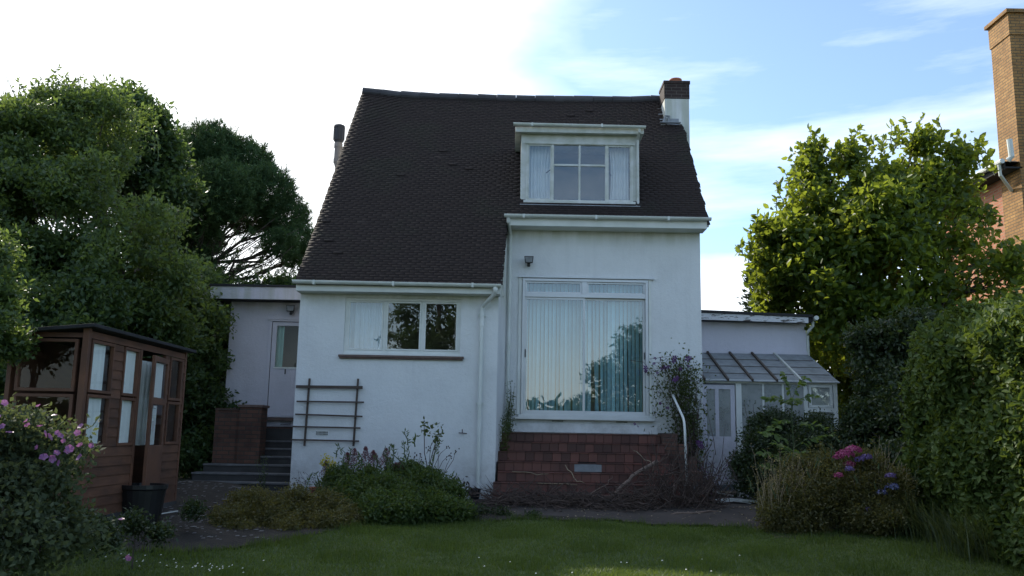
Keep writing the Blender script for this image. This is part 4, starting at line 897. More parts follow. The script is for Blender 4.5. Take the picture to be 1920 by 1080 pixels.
def crown_pts(clumps, n, sprig=10, sr=.16, shell=.45, bump=.18, lobes=32, lr=.34):
    """leaves in sprigs, sprigs in small lobes, lobes over the outer part of each clump"""
    c = np.array([q[:3] for q in clumps]); r = np.array([q[3] for q in clumps]); sq = np.array([q[4] if len(q) > 4 else .85 for q in clumps])
    S = np.stack([np.ones(len(c)), np.ones(len(c)), sq], 1); lc = []; lrad = []; lden = []; dn = [q[5] if len(q) > 5 else 1. for q in clumps]
    for i in range(len(c)):
        m = max(24, int(lobes * min(2.2, r[i]) * min(1, dn[i] + .25)))
        u = unit(rng.normal(size=(m, 3))); rad = r[i] * lr * (1.35 if r[i] < .6 else 1) * rng.uniform(.6, 1.3, m)
        o = c[i] + u * ((r[i] - rad * .6) * (shell + (1.05 + bump * .4 - shell) * rng.random(m) ** .45))[:, None] * S[i]
        for j in range(len(c)):
            if j != i:
                ins = np.linalg.norm((o - c[j]) / S[j], axis=1) < r[j] * .6; kp = ~(ins & (rng.random(len(o)) < .85)); o, rad = o[kp], rad[kp]
        lc.append(o); lrad.append(rad); lden.append(np.full(len(o), dn[i]))
    lc = np.concatenate(lc); lrad = np.concatenate(lrad); w = lrad ** 1.7 * np.concatenate(lden); k = rng.choice(len(lc), n // sprig, p=w / w.sum())
    u = unit(rng.normal(size=(len(k), 3)) + np.array([0, 0, .35])); o = lc[k] + u * (lrad[k] * (.35 + .75 * rng.random(len(k)) ** .6))[:, None] * np.array([1.1, 1.1, .8])
    P = np.repeat(o, sprig, 0) + rng.normal(size=(len(o) * sprig, 3)) * sr * .6; U = np.repeat(u, sprig, 0)
    return P, U
def limbs(m, base, top, clumps, r0, n_sub=3, frac=.75):
    base, top = Vector(base), Vector(top); tr = wob(base, top, 6, .06 * r0 * 4); m.tube(tr, [r0 * (1 - .6 * i / 5) for i in range(6)], 10)
    for q in clumps:
        c = Vector(q[:3]); t = max(.25, min(.95, (c.z - base.z) / max(.1, top.z - base.z) * .7)); s0 = base.lerp(top, t)
        br = wob(s0, s0.lerp(c, frac + .15), 5, .07); rb = r0 * .38; m.tube(br, [rb * (1 - .75 * i / 4) for i in range(5)], 6)
        for _ in range(n_sub):
            v = Vector(rng.normal(size=3)).normalized() * q[3] * .85; m.tube(wob(br[3], c + v, 4, .05), [rb * .35, rb * .25, rb * .16, .006], 5)
def tree(name, clumps, trunk, top, r0, leafn, size, mat, label, cat='tree', group=None, barkmat='bark', nsub=3, **kw):
    lk = {k: kw.pop(k) for k in ('aspect', 'six', 'droop', 'var') if k in kw}; upw = kw.pop('up', .4); outw = kw.pop('out', .9)
    t = thing(name, tuple(trunk), label, cat, group)
    m = MB(); limbs(m, trunk, top, clumps, r0, nsub); m.build('trunk', M_[barkmat], t, smooth=True)
    P, U = crown_pts(clumps, leafn, **kw); U = U * outw; U[:, 2] += upw
    leaf_mesh('crown', P, size, L_[mat], t, axis_dir=U * .8, nrm=U * .6, **lk)
    return t
def shoots(t, pts, n, h, size, mat, k=9, **kw):
    m = MB(); P = []; D = []
    for _ in range(n):
        a = Vector(pts[random.randrange(len(pts))]) + Vector(rng.normal(size=3)) * .2; b = a + Vector((random.gauss(0, .22) * h, random.gauss(0, .22) * h, h * random.uniform(.5, 1.15))); q = wob(a, b, 4, .02); m.tube(q, [.012, .009, .007, .004], 4, cap=False)
        for i in range(k): u = i / k; g = random.random() * 6.283; P.append(a.lerp(b, .15 + .85 * u)); D.append((math.cos(g), math.sin(g), .25 + u))
    tag(m.build('shoots', M_['stem'], t), kind='stuff'); tag(leaf_mesh('shoot_leaves', np.array([tuple(p) for p in P]), size, L_[mat], t, axis_dir=np.array(D) * 4, **kw), kind='stuff')
def pc(px, py, Y, rpx, sq=.85, den=1.):     # clump given by its measured outline and its distance
    p = at(px, py, Y); return (p[0], p[1], p[2], rpx / _f * Y, sq, den)
def gz(x, y): return float(ground(x, y))
# -- left: big pale broadleaf in front of the pine
T1 = [pc(80, 290, 16.5, 115), pc(180, 250, 16.8, 90), pc(-60, 330, 16.0, 130), pc(60, 420, 15.6, 130), pc(180, 420, 15.8, 125), pc(130, 560, 15.2, 130), pc(255, 520, 15.6, 90), pc(20, 590, 14.8, 120), pc(320, 600, 16.5, 85), pc(270, 640, 15.8, 80), pc(85, 228, 16.6, 40), pc(120, 205, 16.6, 22), pc(-120, 480, 15, 130), pc(-90, 330, 17.5, 90)]
tree('broadleaf_tree', T1, (-7.6, 16.4, .5), (-7.9, 16.6, 5.6), .22, 170000, .095, 'ash', 'tall pale green broadleaf tree above the summerhouse', aspect=.5, sr=.15, shell=.55, bump=.8, lobes=40, lr=.26)
shoots(bpy.data.objects['broadleaf_tree'], [at(x, y, 16.5) for x, y in ((80, 205), (110, 195), (60, 215), (130, 180), (20, 250), (45, 230), (150, 215), (190, 205), (0, 300), (230, 230), (260, 260), (290, 440), (310, 500), (250, 420), (200, 330))], 130, .42, .11, 'ash', aspect=.42)
T2 = [pc(235, 225, 20, 56), pc(200, 300, 20.4, 90), pc(265, 225, 20, 42), pc(285, 290, 20.5, 54), pc(310, 360, 20.5, 60, .85, .7), pc(150, 240, 20.5, 60)]
tree('broadleaf_tree', T2, (-9.0, 20.6, .5), (-8.9, 20.5, 7.0), .2, 42000, .15, 'oak', 'darker leafy tree rising between the pale tree and the round-headed pine', aspect=.5, sr=.2, shell=.5, bump=.25)
# -- round-headed pine with bare fanned branches below
def pine():
    Y = 23.5; base = Vector(at(395, 700, Y)); base.z = .4; base.x = float(at(330, 600, Y)[0])
    t = thing('pine_tree', tuple(base), 'dark round-headed pine with bare fanning branches left of the house', 'tree')
    cl = [(at(x, y, Y + dy), r / _f * Y) for x, y, r, dy in ((395, 292, 60, 0), (340, 296, 56, .8), (300, 320, 56, 1.2), (265, 370, 60, 1.2), (450, 320, 58, .3), (495, 365, 52, -.3), (535, 410, 40, .2), (555, 455, 30, 0), (420, 365, 60, -1), (360, 395, 66, -.8), (300, 400, 70, 0), (470, 415, 36, 1.0), (560, 490, 22, .5), (310, 470, 60, .6), (345, 500, 52, -.2), (525, 465, 26, -.8), (380, 455, 34, .8), (300, 540, 60, 0))]
    tips = []; m = MB(); top = Vector(at(330, 420, Y)); m.tube(wob(base, top, 6, .08), [.26, .24, .2, .16, .12, .08], 10)
    hub = base.lerp(top, .55)
    for c, r in cl:
        c = Vector(c); s0 = hub.lerp(top, random.uniform(0, .7)); br = wob(s0, c, 6, .12); m.tube(br, [.075, .06, .05, .04, .03, .018], 6)
        for _ in range(9):
            v = Vector(rng.normal(size=3)).normalized() * r * .9; v.z = abs(v.z) * .5; m.tube(wob(br[random.randint(2, 5)], c + v, 4, .06), [.022, .017, .012, .006], 5)
    for _ in range(34):   # lower dead fan
        e = Vector(at(random.uniform(400, 585), random.uniform(400, 540), Y + random.uniform(-1.5, 1.5))); s0 = hub.lerp(top, random.uniform(-.1, .3)); m.tube(wob(s0, e, 6, .10), [.035, .03, .025, .018, .012, .006], 5)
    for _ in range(5):
        pass
    m.build('trunk', M_['bark'], t, smooth=True)
    P = []; D = []
    for c, r in cl:
        n = int(950 * (r / .8) ** 2); u = unit(rng.normal(size=(n, 3))); rr = r * (.55 + .48 * rng.random(n) ** .5); rr *= 1 + .12 * np.sin(u[:, 0] * 7) * np.sin(u[:, 1] * 8 + c[0])
        o = np.array(c) + u * rr[:, None] * np.array([1, 1, .85]); P.append(o); D.append(u)
    ex = np.stack([at(random.uniform(400, 590), random.uniform(440, 560), Y + random.uniform(-1.5, 1.5)) for _ in range(200)]); P.append(ex); D.append(unit(rng.normal(size=(len(ex), 3))))
    o = np.concatenate(P); u = np.concatenate(D); ax = unit(u * .6 + np.array([0, 0, .9]) + rng.normal(size=o.shape) * .25)
    k = 26; L = .24; tt = rng.random((len(o), k, 1)); base_ = o[:, None, :] + ax[:, None, :] * tt * L
    nd = unit((ax[:, None, :] * .9 + rng.normal(size=(len(o), k, 3)) * .55).reshape(-1, 3)); bp = base_.reshape(-1, 3)
    leaf_mesh('crown', bp, .12, L_['pine'], t, aspect=.15, axis_dir=nd * 6, var=.25)
pine()
# -- darker laurels and shrubs filling the left background
LG = 'evergreen shrubs behind the summerhouse'
def shrub(name, cl, n, size, mat, label, cat='shrub', group=None, base=None, **kw):
    c = np.mean([q[:3] for q in cl], 0); b = base or (c[0], c[1], gz(c[0], c[1]))
    tp = (c[0], c[1], max(b[2] + .2, min(q[2] for q in cl)))
    return tree(name, cl, b, tp, kw.pop('r0', .05), n, size, mat, label, cat, group, **kw)
shrub('laurel_shrub', [pc(250, 690, 16.8, 90), pc(330, 700, 17, 80), pc(300, 600, 17.2, 80), pc(390, 640, 18.5, 60), pc(360, 780, 17.5, 80), pc(370, 845, 16.9, 50), pc(390, 800, 17.6, 50), pc(380, 560, 19, 60)], 48000, .10, 'oak', 'dark leafy shrub between the summerhouse and the left extension', shell=.45, sr=.14)
shrub('laurel_shrub', [pc(90, 640, 14.0, 110), pc(-20, 620, 13.6, 120), pc(150, 720, 14.6, 120), pc(20, 740, 13, 120), pc(-100, 700, 12.5, 120), pc(170,570,14.5,70)], 48000, .10, 'oak', 'dense dark green shrub directly behind the summerhouse roof', shell=.45, sr=.14)
shrub('conifer_bush', [pc(455, 575, 22.5, 60), pc(520, 560, 23, 50), pc(400, 540, 22, 60), pc(440, 680, 22, 90), pc(560, 600, 23.5, 60), pc(350,620,21,80)], 40000, .11, 'oak', 'leafy hedge showing under the pine above the left flat roof', shell=.4, sr=.16)
shrub('leafy_bush', [pc(0, 560, 9.6, 40), pc(-30, 480, 9.6, 50), pc(10, 640, 9.8, 36), pc(-40, 600, 9.4, 60)], 9000, .07, 'ash', 'bright green feathery bush at the left edge beside the summerhouse', up=-.1, sr=.10, shell=.3, bump=.3)
shrub('boundary_shrubs', [(-6.3, 20.5, 1.6, 1.3), (-7.6, 20, 1.5, 1.5), (-9.2, 19.5, 1.6, 1.6), (-10.8, 18.5, 1.6, 1.7), (-12, 17, 1.5, 1.8), (-5.9, 21.5, 2.6, 1.1), (-12.5, 14.5, 1.5, 1.8), (-11, 12, 1.5, 1.8), (-9, 12.5, 1.4, 1.3)], 52000, .13, 'dark', 'deep dark shrubbery closing the left boundary behind the summerhouse', shell=.3)
# -- right: large-leaved tree, sunlit from behind
T6 = [pc(1560, 400, 19.6, 72), pc(1625, 365, 19.4, 56), pc(1700, 350, 19.4, 68), pc(1765, 365, 19.8, 54, .85, .7), pc(1655, 430, 18.8, 92), pc(1505, 450, 19.4, 62), pc(1462, 505, 19.6, 46), pc(1760, 430, 18.9, 82, .85, .4), pc(1560, 520, 19, 88), pc(1825, 410, 18.9, 36, .85, .3), pc(1700, 530, 18.6, 88, .85, .5), pc(1810, 500, 18.4, 66, .85, .3),
 pc(1525, 335, 19.8, 32), pc(1519, 290, 19.8, 15), pc(1725, 272, 19.6, 20), pc(1590, 300, 19.7, 22), pc(1795, 300, 19.3, 26, .85, .6), pc(1440, 440, 19.5, 20), pc(1600, 620, 19.2, 90, .85, .7), pc(1710, 640, 18.6, 95, .85, .7), pc(1890, 500, 17.8, 52, .85, .25), pc(1450, 565, 20, 30), pc(1800, 590, 18.2, 80, .85, .4), pc(1890, 590, 17.6, 60, .85, .4)]
tree('magnolia_tree', T6, (7.9, 19.4, .5), (8.2, 19.4, 5.4), .2, 40000, .155, 'magnolia', 'large-leaved yellow-green tree in sunlight right of the house', aspect=.55, six=True, sprig=7, sr=.20, shell=.35, bump=.5, up=.5, droop=.25, nsub=5)
shoots(bpy.data.objects['magnolia_tree'], [at(x, y, 19.5) for x, y in ((1518, 320), (1522, 300), (1440, 440), (1450, 450), (1545, 300), (1600, 300), (1650, 285), (1700, 275), (1735, 275), (1790, 300), (1840, 330), (1480, 400), (1420, 480), (1420, 520), (1490, 360), (1580, 310), (1760, 280), (1820, 310))], 110, .42, .16, 'magnolia', aspect=.55, six=True)
# -- conifer tip beyond
def conifer(x, y, h, r, label):
    t = thing('conifer_tree', (x, y, .4), label, 'tree'); m = MB(); m.tube([(x, y, .4), (x, y, .4 + h)], [.16, .02], 8); P = []; D = []
    for i in range(150):
        u = (i + random.random()) / 150; z = .8 + (h - .5) * u; L = r * (1 - u) ** .75 + .12; a = random.random() * 6.283
        e = Vector((x + math.cos(a) * L, y + math.sin(a) * L, z + L * .25)); s0 = Vector((x, y, z)); m.tube([s0, e], [.02, .006], 4, cap=False)
        for k in range(46):
            q = s0.lerp(e, random.random() ** .5); P.append(q + Vector(rng.normal(size=3)) * .07); D.append((e - s0).normalized() * 1.2 + Vector((0, 0, .5)))
    m.build('trunk', M_['bark'], t); leaf_mesh('crown', np.array(P), .17, L_['conifer'], t, aspect=.35, axis_dir=np.array(D) * 2)
q = at(1425, 455, 27); conifer(float(q[0]), 27, float(q[2]) - .4, 1.0, 'narrow dark conifer tip showing between the house and the big-leaved tree')
# -- dark shrubs under the right tree
shrub('dark_shrub', [pc(1660, 700, 16, 66), pc(1700, 745, 15.6, 84), pc(1680, 830, 15.2, 84), pc(1725, 640, 15.8, 62), pc(1740, 830, 14.6, 90), pc(1700, 900, 14, 70), pc(1625, 790, 15.6, 40), pc(1640, 640, 16.2, 40)], 52000, .085, 'dark', 'dark shadowy shrub between the lean-to and the clipped hedge', shell=.4, sr=.12)
shrub('laurel_bush', [pc(1545, 640, 21, 45), pc(1560, 700, 20.5, 50), pc(1585, 600, 22, 40), pc(1600, 735, 20.5, 50), pc(1625, 800, 20, 60), pc(1590, 790, 20.5, 50)], 16000, .12, 'magnolia', 'sunlit yellow-green bush glimpsed behind the corner of the right extension', shell=.3, sr=.14)
# -- clipped hedge on the right
def hedge(x0, x1, y0, y1, z1, n, label):
    t = thing('hedge', ((x0 + x1) / 2, (y0 + y1) / 2, gz(x0, y0)), label, 'hedge')
    m = MB()
    for _ in range(46):
        x, y = random.uniform(x0 + .3, x1 - .3), random.uniform(y0 + .2, y1 - .3); m.tube(wob((x, y, gz(x, y) - .05), (x + random.gauss(0, .2), y + random.gauss(0, .2), z1 - .4), 4, .05), [.03, .025, .018, .008], 5)
    m.build('trunk', M_['bark'], t)
    def face(N, f):
        a, b = rng.random(N), rng.random(N)
        z0 = .2
        if f == 'l': P = np.stack([np.full(N, x0), y0 + (y1 - y0) * a, z0 + (z1 - z0) * b], 1); nn = np.array([-1, 0, 0])
        if f == 'f': P = np.stack([x0 + (x1 - x0) * a, np.full(N, y1), z0 + (z1 - z0) * b], 1); nn = np.array([0, 1, 0])
        if f == 'n': P = np.stack([x0 + (x1 - x0) * a, np.full(N, y0), z0 + (z1 - z0) * b], 1); nn = np.array([0, -1, 0])
        if f == 't': P = np.stack([x0 + (x1 - x0) * a, y0 + (y1 - y0) * b, np.full(N, z1)], 1); nn = np.array([0, 0, 1])
        if f == 'r': P = np.stack([np.full(N, x1), y0 + (y1 - y0) * a, z0 + (z1 - z0) * b], 1); nn = np.array([1, 0, 0])
        d = .17 * np.sin(P[:, 1] * 2.6 + P[:, 2] * 1.9 + P[:, 0]) * np.sin(P[:, 2] * 3.1 - P[:, 1] * 1.3) + .07 * np.sin(P[:, 1] * 8 + P[:, 0] * 7) * np.sin(P[:, 2] * 7) - .32 * rng.random(N) ** 1.6
        # rounded shoulders
        e = np.zeros(N)
        if f in 'lrnf': e = -.35 * sstep(z1 - .5, z1, P[:, 2]) ** 2
        P = P + nn * (d + e)[:, None]
        if f == 't': P[:, 2] -= .30 * sstep(x0 + .5, x0, P[:, 0]) + .30 * sstep(y1 - .5, y1, P[:, 1]); P[:, 2] += .08 * np.sin(P[:, 1] * 2.2)
        return P, np.tile(nn, (N, 1))
    A = [face(int(n * w), f) for f, w in (('l', .50), ('f', .06), ('n', .12), ('t', .25), ('r', .05))]
    P = np.concatenate([a[0] for a in A]); U = np.concatenate([a[1] for a in A]).astype(float)
    sp = np.repeat(P, 5, 0) + rng.normal(size=(len(P) * 5, 3)) * .05; U = np.repeat(U, 5, 0); U2 = U * .7; U2[:, 2] += .7
    leaf_mesh('foliage', sp, .095, L_['laurel'], t, axis_dir=U2 * 1.2, nrm=U * .9 + np.array([0, 0, .5]), aspect=.48, six=True)
hedge(5.95, 7.7, 7.6, 13.3, 3.30, 21000, 'tall clipped green hedge along the right side of the lawn')
def grass_clump(name, cx, cy, n, L, spread, label, mat='longgrass', w=.006, lean=(0, 0), cat='grass clump', group=None, parent=None, arch=.9):
    V = []; F = []
    for i in range(n):
        x, y = random.gauss(cx, spread), random.gauss(cy, spread); z = gz(x, y); a = random.random() * 6.283; l = L * random.uniform(.6, 1.15); k = random.uniform(.3, 1) * arch
        dx, dy = math.cos(a) * k + lean[0], math.sin(a) * k + lean[1]; sx, sy = -math.sin(a) * w, math.cos(a) * w; b = len(V)
        for j in range(5):
            t = j / 4; r = t ** 1.6; p = (x + dx * l * r * .6, y + dy * l * r * .6, z + l * (t - .45 * k * t * t)); q = 1 - t * .85
            V += [(p[0] - sx * q, p[1] - sy * q, p[2]), (p[0] + sx * q, p[1] + sy * q, p[2])]
        for j in range(4): F.append((b + 2 * j, b + 2 * j + 1, b + 2 * j + 3, b + 2 * j + 2))
    return tag(mesh_obj(name, V, F, L_[mat], origin=(cx, cy, gz(cx, cy))), label, cat, group)
grass_clump('ornamental_grass', 5.75, 11.2, 260, .80, .20, 'arching green grass tuft at the right edge below the hedge', lean=(-.6, -.3), arch=1.0)
grass_clump('ornamental_grass', 5.65, 12.2, 220, .75, .20, 'arching green grass tuft below the middle of the hedge', lean=(-.6, -.2), arch=1.0)
grass_clump('ornamental_grass', 5.7, 12.8, 260, .5, .16, 'smaller grass tuft below the far end of the hedge', lean=(-.3, 0))
# -- shrub in front of the lean-to
shrub('dark_shrub', [pc(1440, 850, 15.6, 60), pc(1510, 850, 15.4, 62), pc(1450, 810, 15.8, 40), pc(1530, 820, 15.8, 42), pc(1590, 850, 15.5, 48), pc(1420, 890, 15.5, 48)], 42000, .055, 'dark', 'dark small-leaved shrub hiding the foot of the lean-to greenhouse', shell=.45, sr=.10)
m = MB(); LP = []
for bx in (1395, 1412, 1430, 1452, 1478):
    a = Vector(at(bx + 20, 840, 15.6)); b = Vector(at(bx, random.uniform(752, 785), 15.7)); pts = wob(a, b, 6, .02); m.tube(pts, [.006] * 3 + [.004] * 3, 5)
    for k in range(26): LP.append(np.array(pts[random.randint(2, 5)]) + rng.normal(size=3) * .03)
t = thing('wiry_shrub', tuple(at(1430, 850, 15.6)), 'wiry upright shoots with tiny leaves rising against the lean-to windows', 'shrub'); m.build('stem', M_['twig'], t); leaf_mesh('leaves', np.array(LP), .045, L_['dark'], t, aspect=.6)
# -- sapling with large light green compound leaves
def sapling():
    b = Vector(at(1490, 925, 13.9)); top = Vector(at(1484, 745, 13.9)); t = thing('sapling', tuple(b), 'light green sapling with long divided leaves before the lean-to', 'sapling')
    m = MB(); st = wob(b, top, 6, .01); m.tube(st, [.014, .013, .012, .010, .008, .005], 7); P = []; D = []; N_ = []
    spec = [(1484, 748, 1470, 700, 0), (1484, 752, 1510, 705, 0), (1484, 760, 1440, 745, .05), (1484, 762, 1530, 740, -.1), (1486, 790, 1450, 800, -.15), (1487, 800, 1545, 800, .1), (1487, 835, 1430, 808, -.3), (1487, 840, 1558, 812, .1), (1488, 862, 1455, 828, -.4),
            (1488, 880, 1432, 846, -.1), (1488, 890, 1440, 875, -.3), (1489, 880, 1540, 868, -.3), (1489, 885, 1560, 856, .2), (1489, 870, 1500, 845, -.4), (1485, 770, 1490, 745, -.3)]
    for x0, y0, x1, y1, dy in spec:
        a = Vector(at(x0, y0, 13.9)); c = Vector(at(x1, y1, 13.9 + dy * 1.2)); mid = a.lerp(c, .5) + Vector((0, 0, .05)); c.z -= .03
        pts = [a, a.lerp(mid, .6) + Vector((0, 0, .015)), mid, mid.lerp(c, .5) + Vector((0, 0, .015)), c]; m.tube(pts, [.006, .005, .004, .003, .002], 5)
        d = (c - a).normalized(); side = d.cross(Vector((0, 0, 1))).normalized()
        for k in range(9):
            u = .25 + .75 * k / 8; pp = a.lerp(c, u) + Vector((0, 0, .05 * math.sin(math.pi * u)))
            for s_ in (-1, 1): P.append(pp); D.append(side * s_ + d * .5 + Vector((0, 0, -.15)))
        P.append(c); D.append(d)
    m.build('stem', M_['stem'], t); P = np.array(P); D = np.array([tuple(v) for v in D]) 
    leaf_mesh('leaves', P, .115, L_['lime'], t, axis_dir=D * 7, nrm=np.array([0, -.8, 2.5]), aspect=.5, six=True)
sapling()
# -- mound with hydrangeas and dry grasses
MC = [pc(1480, 930, 12.9, 52), pc(1560, 920, 12.9, 66), pc(1630, 915, 12.9, 58), pc(1520, 965, 12.6, 46), pc(1600, 965, 12.6, 50), pc(1660, 950, 12.7, 46), pc(1560, 880, 13.2, 44), pc(1625, 880, 13.1, 36), pc(1460, 975, 12.6, 34), pc(1500, 890, 13.1, 36), pc(1665, 915, 12.8, 36), pc(1655, 975, 12.4, 34), pc(1685, 945, 12.6, 26)]
shrub('hydrangea_bush', MC, 80000, .040, 'olive', 'brownish green hydrangea mound with pink and violet flower heads by the hedge', shell=.5, sr=.07, bump=.25)
HY = bpy.data.objects['hydrangea_bush']; shoots(HY, [at(x, y, 12.8) for x, y in ((1450, 915), (1500, 900), (1540, 880), (1580, 870), (1620, 870), (1660, 900), (1690, 935))], 60, .22, .05, 'olive', k=10, aspect=.35)
for x, y, r, mt in ((1585, 853, 16, 'magenta'), (1600, 845, 15, 'magenta'), (1572, 857, 9, 'magenta'), (1592, 872, 11, 'magenta'), (1572, 892, 9, 'magenta'), (1612, 862, 9, 'violet'), (1625, 858, 10, 'violet'), (1593, 880, 8, 'violet'), (1670, 893, 9, 'violet'), (1672, 914, 12, 'blue'), (1654, 924, 8, 'blue'), (1626, 955, 7, 'violet'), (1670, 960, 8, 'violet')):
    c = at(x, y, 12.75 if y < 880 else 12.4); R_ = r / _f * 12.7; n = int(240 * (r / 14) ** 2); u = unit(rng.normal(size=(n, 3))); u[:, 2] = np.abs(u[:, 2]) * 1.0 - .15
    leaf_mesh('flower_head', c + u * R_ * np.array([1, 1, .7]), .026, L_[mt], HY, nrm=u * 3, aspect=.9)
m = MB(); SP = []
def stalks(m, n, x0, x1, y0, y1, Y, hpx, r=.003, seedn=10, lean=.2, SPl=None):
    for _ in range(n):
        px_ = random.uniform(x0, x1); a = Vector(at(px_, random.uniform(y0, y1), Y)); a.y += random.uniform(-.2, .2); h = hpx * random.uniform(.5, 1.1) / _f * Y
        b = a + Vector((random.gauss(0, lean) * h, random.gauss(0, lean) * h, h)); pts = wob(a, b, 5, .012); m.tube(pts, [r, r, r * .8, r * .6, r * .4], 4, cap=False)
        if SPl is not None:
            for _k in range(seedn): SPl.append(np.array(pts[random.randint(2, 4)]) + rng.normal(size=3) * .022)
stalks(m, 60, 1425, 1520, 930, 970, 12.7, 95, SPl=SP, seedn=9); stalks(m, 40, 1520, 1690, 930, 960, 12.7, 60, SPl=SP, seedn=5); 
t = thing('dry_grass', tuple(at(1470, 985, 12.7)), 'dry straw-coloured seeding grass at the left of the hydrangea mound', 'dry grass'); m.build('stem', M_['straw'], t); leaf_mesh('seed_heads', np.array(SP), .024, L_['seed'], t, aspect=.45, axis_dir=np.array([0, 0, -1.5]))
m = MB(); stalks(m, 16, 1630, 1662, 900, 930, 12.9, 80, r=.005, lean=.22); b = at(1675, 935, 12.8)
for k in range(7): a = Vector(at(1678, 925, 12.8)); m.tube(wob(a, a + Vector((random.gauss(.08, .06), random.gauss(0, .05), random.uniform(.25, .5))), 5, .01), [.005, .005, .004, .003, .002], 4)
tag(m.build('dead_stems', M_['straw'], origin=tuple(at(1645, 960, 12.8))), 'pale leafless dead stems sticking out of the hydrangea mound', 'dead stems')
# -- long planted bed before the left wall
def mound(name, cl, n, size, mat, label, **kw): return shrub(name, cl, n, size, mat, label, 'plant', **kw)
mound('heather_mound', [pc(430, 985, 12.4, 42), pc(500, 965, 12.7, 46), pc(560, 960, 12.8, 48), pc(470, 945, 13.3, 30), pc(620, 965, 12.7, 44), pc(540, 1000, 12.2, 34), pc(610, 990, 12.3, 30), pc(450,1005,12.1,28), pc(520, 985, 12.5, 46), pc(590, 975, 12.7, 46), pc(455, 965, 12.9, 40), pc(640, 990, 12.5, 36), pc(410, 1000, 12.2, 26)], 90000, .035, 'olive', 'low dark bushy mound at the left end of the flower bed', shell=.5, sr=.06, r0=.02)
mound('fern_clump', [pc(660, 930, 13.4, 40), pc(720, 930, 13.4, 42), pc(700, 960, 12.9, 42), pc(640, 900, 13.8, 26), pc(755, 965, 12.9, 38), pc(790, 950, 13.2, 36), pc(690, 905, 13.8, 28), pc(620, 925, 13.8, 28), pc(680, 955, 13.2, 44), pc(740, 950, 13.2, 44)], 40000, .055, 'bed', 'mid green ferny foliage below the dusky pink plumes', shell=.4, sr=.07, aspect=.35, r0=.02)
FC = bpy.data.objects['fern_clump']; shoots(FC, [at(x, y, 13.7) for x, y in ((640, 895), (660, 890), (700, 885), (730, 885), (760, 880), (780, 885), (615, 915), (600, 930))], 46, .26, .075, 'bed', k=12, aspect=.25)
mound('leafy_perennial', [pc(790, 905, 13.9, 32), pc(830, 930, 13.7, 34), pc(770, 890, 14.1, 22), pc(820, 965, 13.2, 34), pc(860, 965, 13.2, 24), pc(745, 900, 14.0, 24)], 26000, .06, 'bed', 'grey-green narrow-leaved perennial below the tall rose stems', shell=.4, sr=.07, aspect=.3, r0=.02)
A = thing('astilbe', tuple(at(690, 930, 13.9)), 'plant with upright dusky pink feathery plumes in the flower bed', 'plant')
for x, y, h, w in ((610, 905, 40, 8), (648, 905, 55, 11), (664, 890, 48, 11), (683, 905, 66, 12), (702, 890, 40, 11), (720, 888, 46, 11), (738, 905, 36, 11), (752, 900, 34, 9), (700, 870, 24, 7), (630, 915, 36, 8)):
    a = at(x, y, 14.0); b = at(x + random.uniform(-3, 5), y - h, 14.0); MB().tube([tuple(a - np.array([0, 0, .2])), tuple(a), tuple(b)], [.004, .004, .002], 4).build('stem', M_['stem'], A)
    w *= 1.25; n = int(h * 16); u = rng.random(n); P = a + (b - a) * u[:, None]; rad = (w / _f * 14) * (1 - u) ** .8 * 1.1 + .006; an = rng.random(n) * 6.283; P += np.stack([np.cos(an) * rad, np.sin(an) * rad, rad * .9], 1) * rng.random(n)[:, None] ** .5
    leaf_mesh('plume', P, .022, L_['plume'], A, aspect=.5, axis_dir=np.array([0, 0, 1.5]))
t = thing('goldenrod', tuple(at(632, 915, 14)), 'small clump of bright yellow florets in front of the trellis wall', 'plant'); m = MB()
for x, y in ((612, 862), (620, 872), (608, 870), (618, 885), (628, 882)): m.tube([tuple(at(636, 925, 14)), tuple(at((x + 634) / 2, (y + 905) / 2, 14)), tuple(at(x, y, 14))], [.004, .003, .002], 4)
m.build('stem', M_['stem'], t); P = np.concatenate([at(x, y, 14) + rng.normal(size=(60, 3)) * .035 for x, y in ((612, 860), (622, 868), (606, 868), (617, 883), (628, 884), (618, 873))]); leaf_mesh('florets', P, .028, L_['yellow'], t, aspect=.8)
P = np.concatenate([at(x, y, 14) + rng.normal(size=(40, 3)) * .04 for x, y in ((628, 895), (636, 905), (640, 890), (622, 900))]); leaf_mesh('leaves', P, .05, L_['bed'], t, aspect=.3)
t = thing('seeding_perennial', tuple(at(580, 935, 14)), 'thin wiry stems dotted with dark seed heads at the wall foot', 'plant'); m = MB(); SP = []
for _ in range(34):
    a = Vector(at(random.uniform(560, 630), 938, 13.9)); b = Vector(at(random.uniform(548, 625), random.uniform(880, 925), 14.1)); pts = wob(a, b, 5, .015); m.tube(pts, [.0025] * 5, 4, cap=False)
    for k in range(4): SP.append(np.array(pts[random.randint(3, 4)]) + rng.normal(size=3) * .02)
m.build('stem', M_['twig'], t); leaf_mesh('seed_heads', np.array(SP), .024, L_['wilt'], t, aspect=.8)
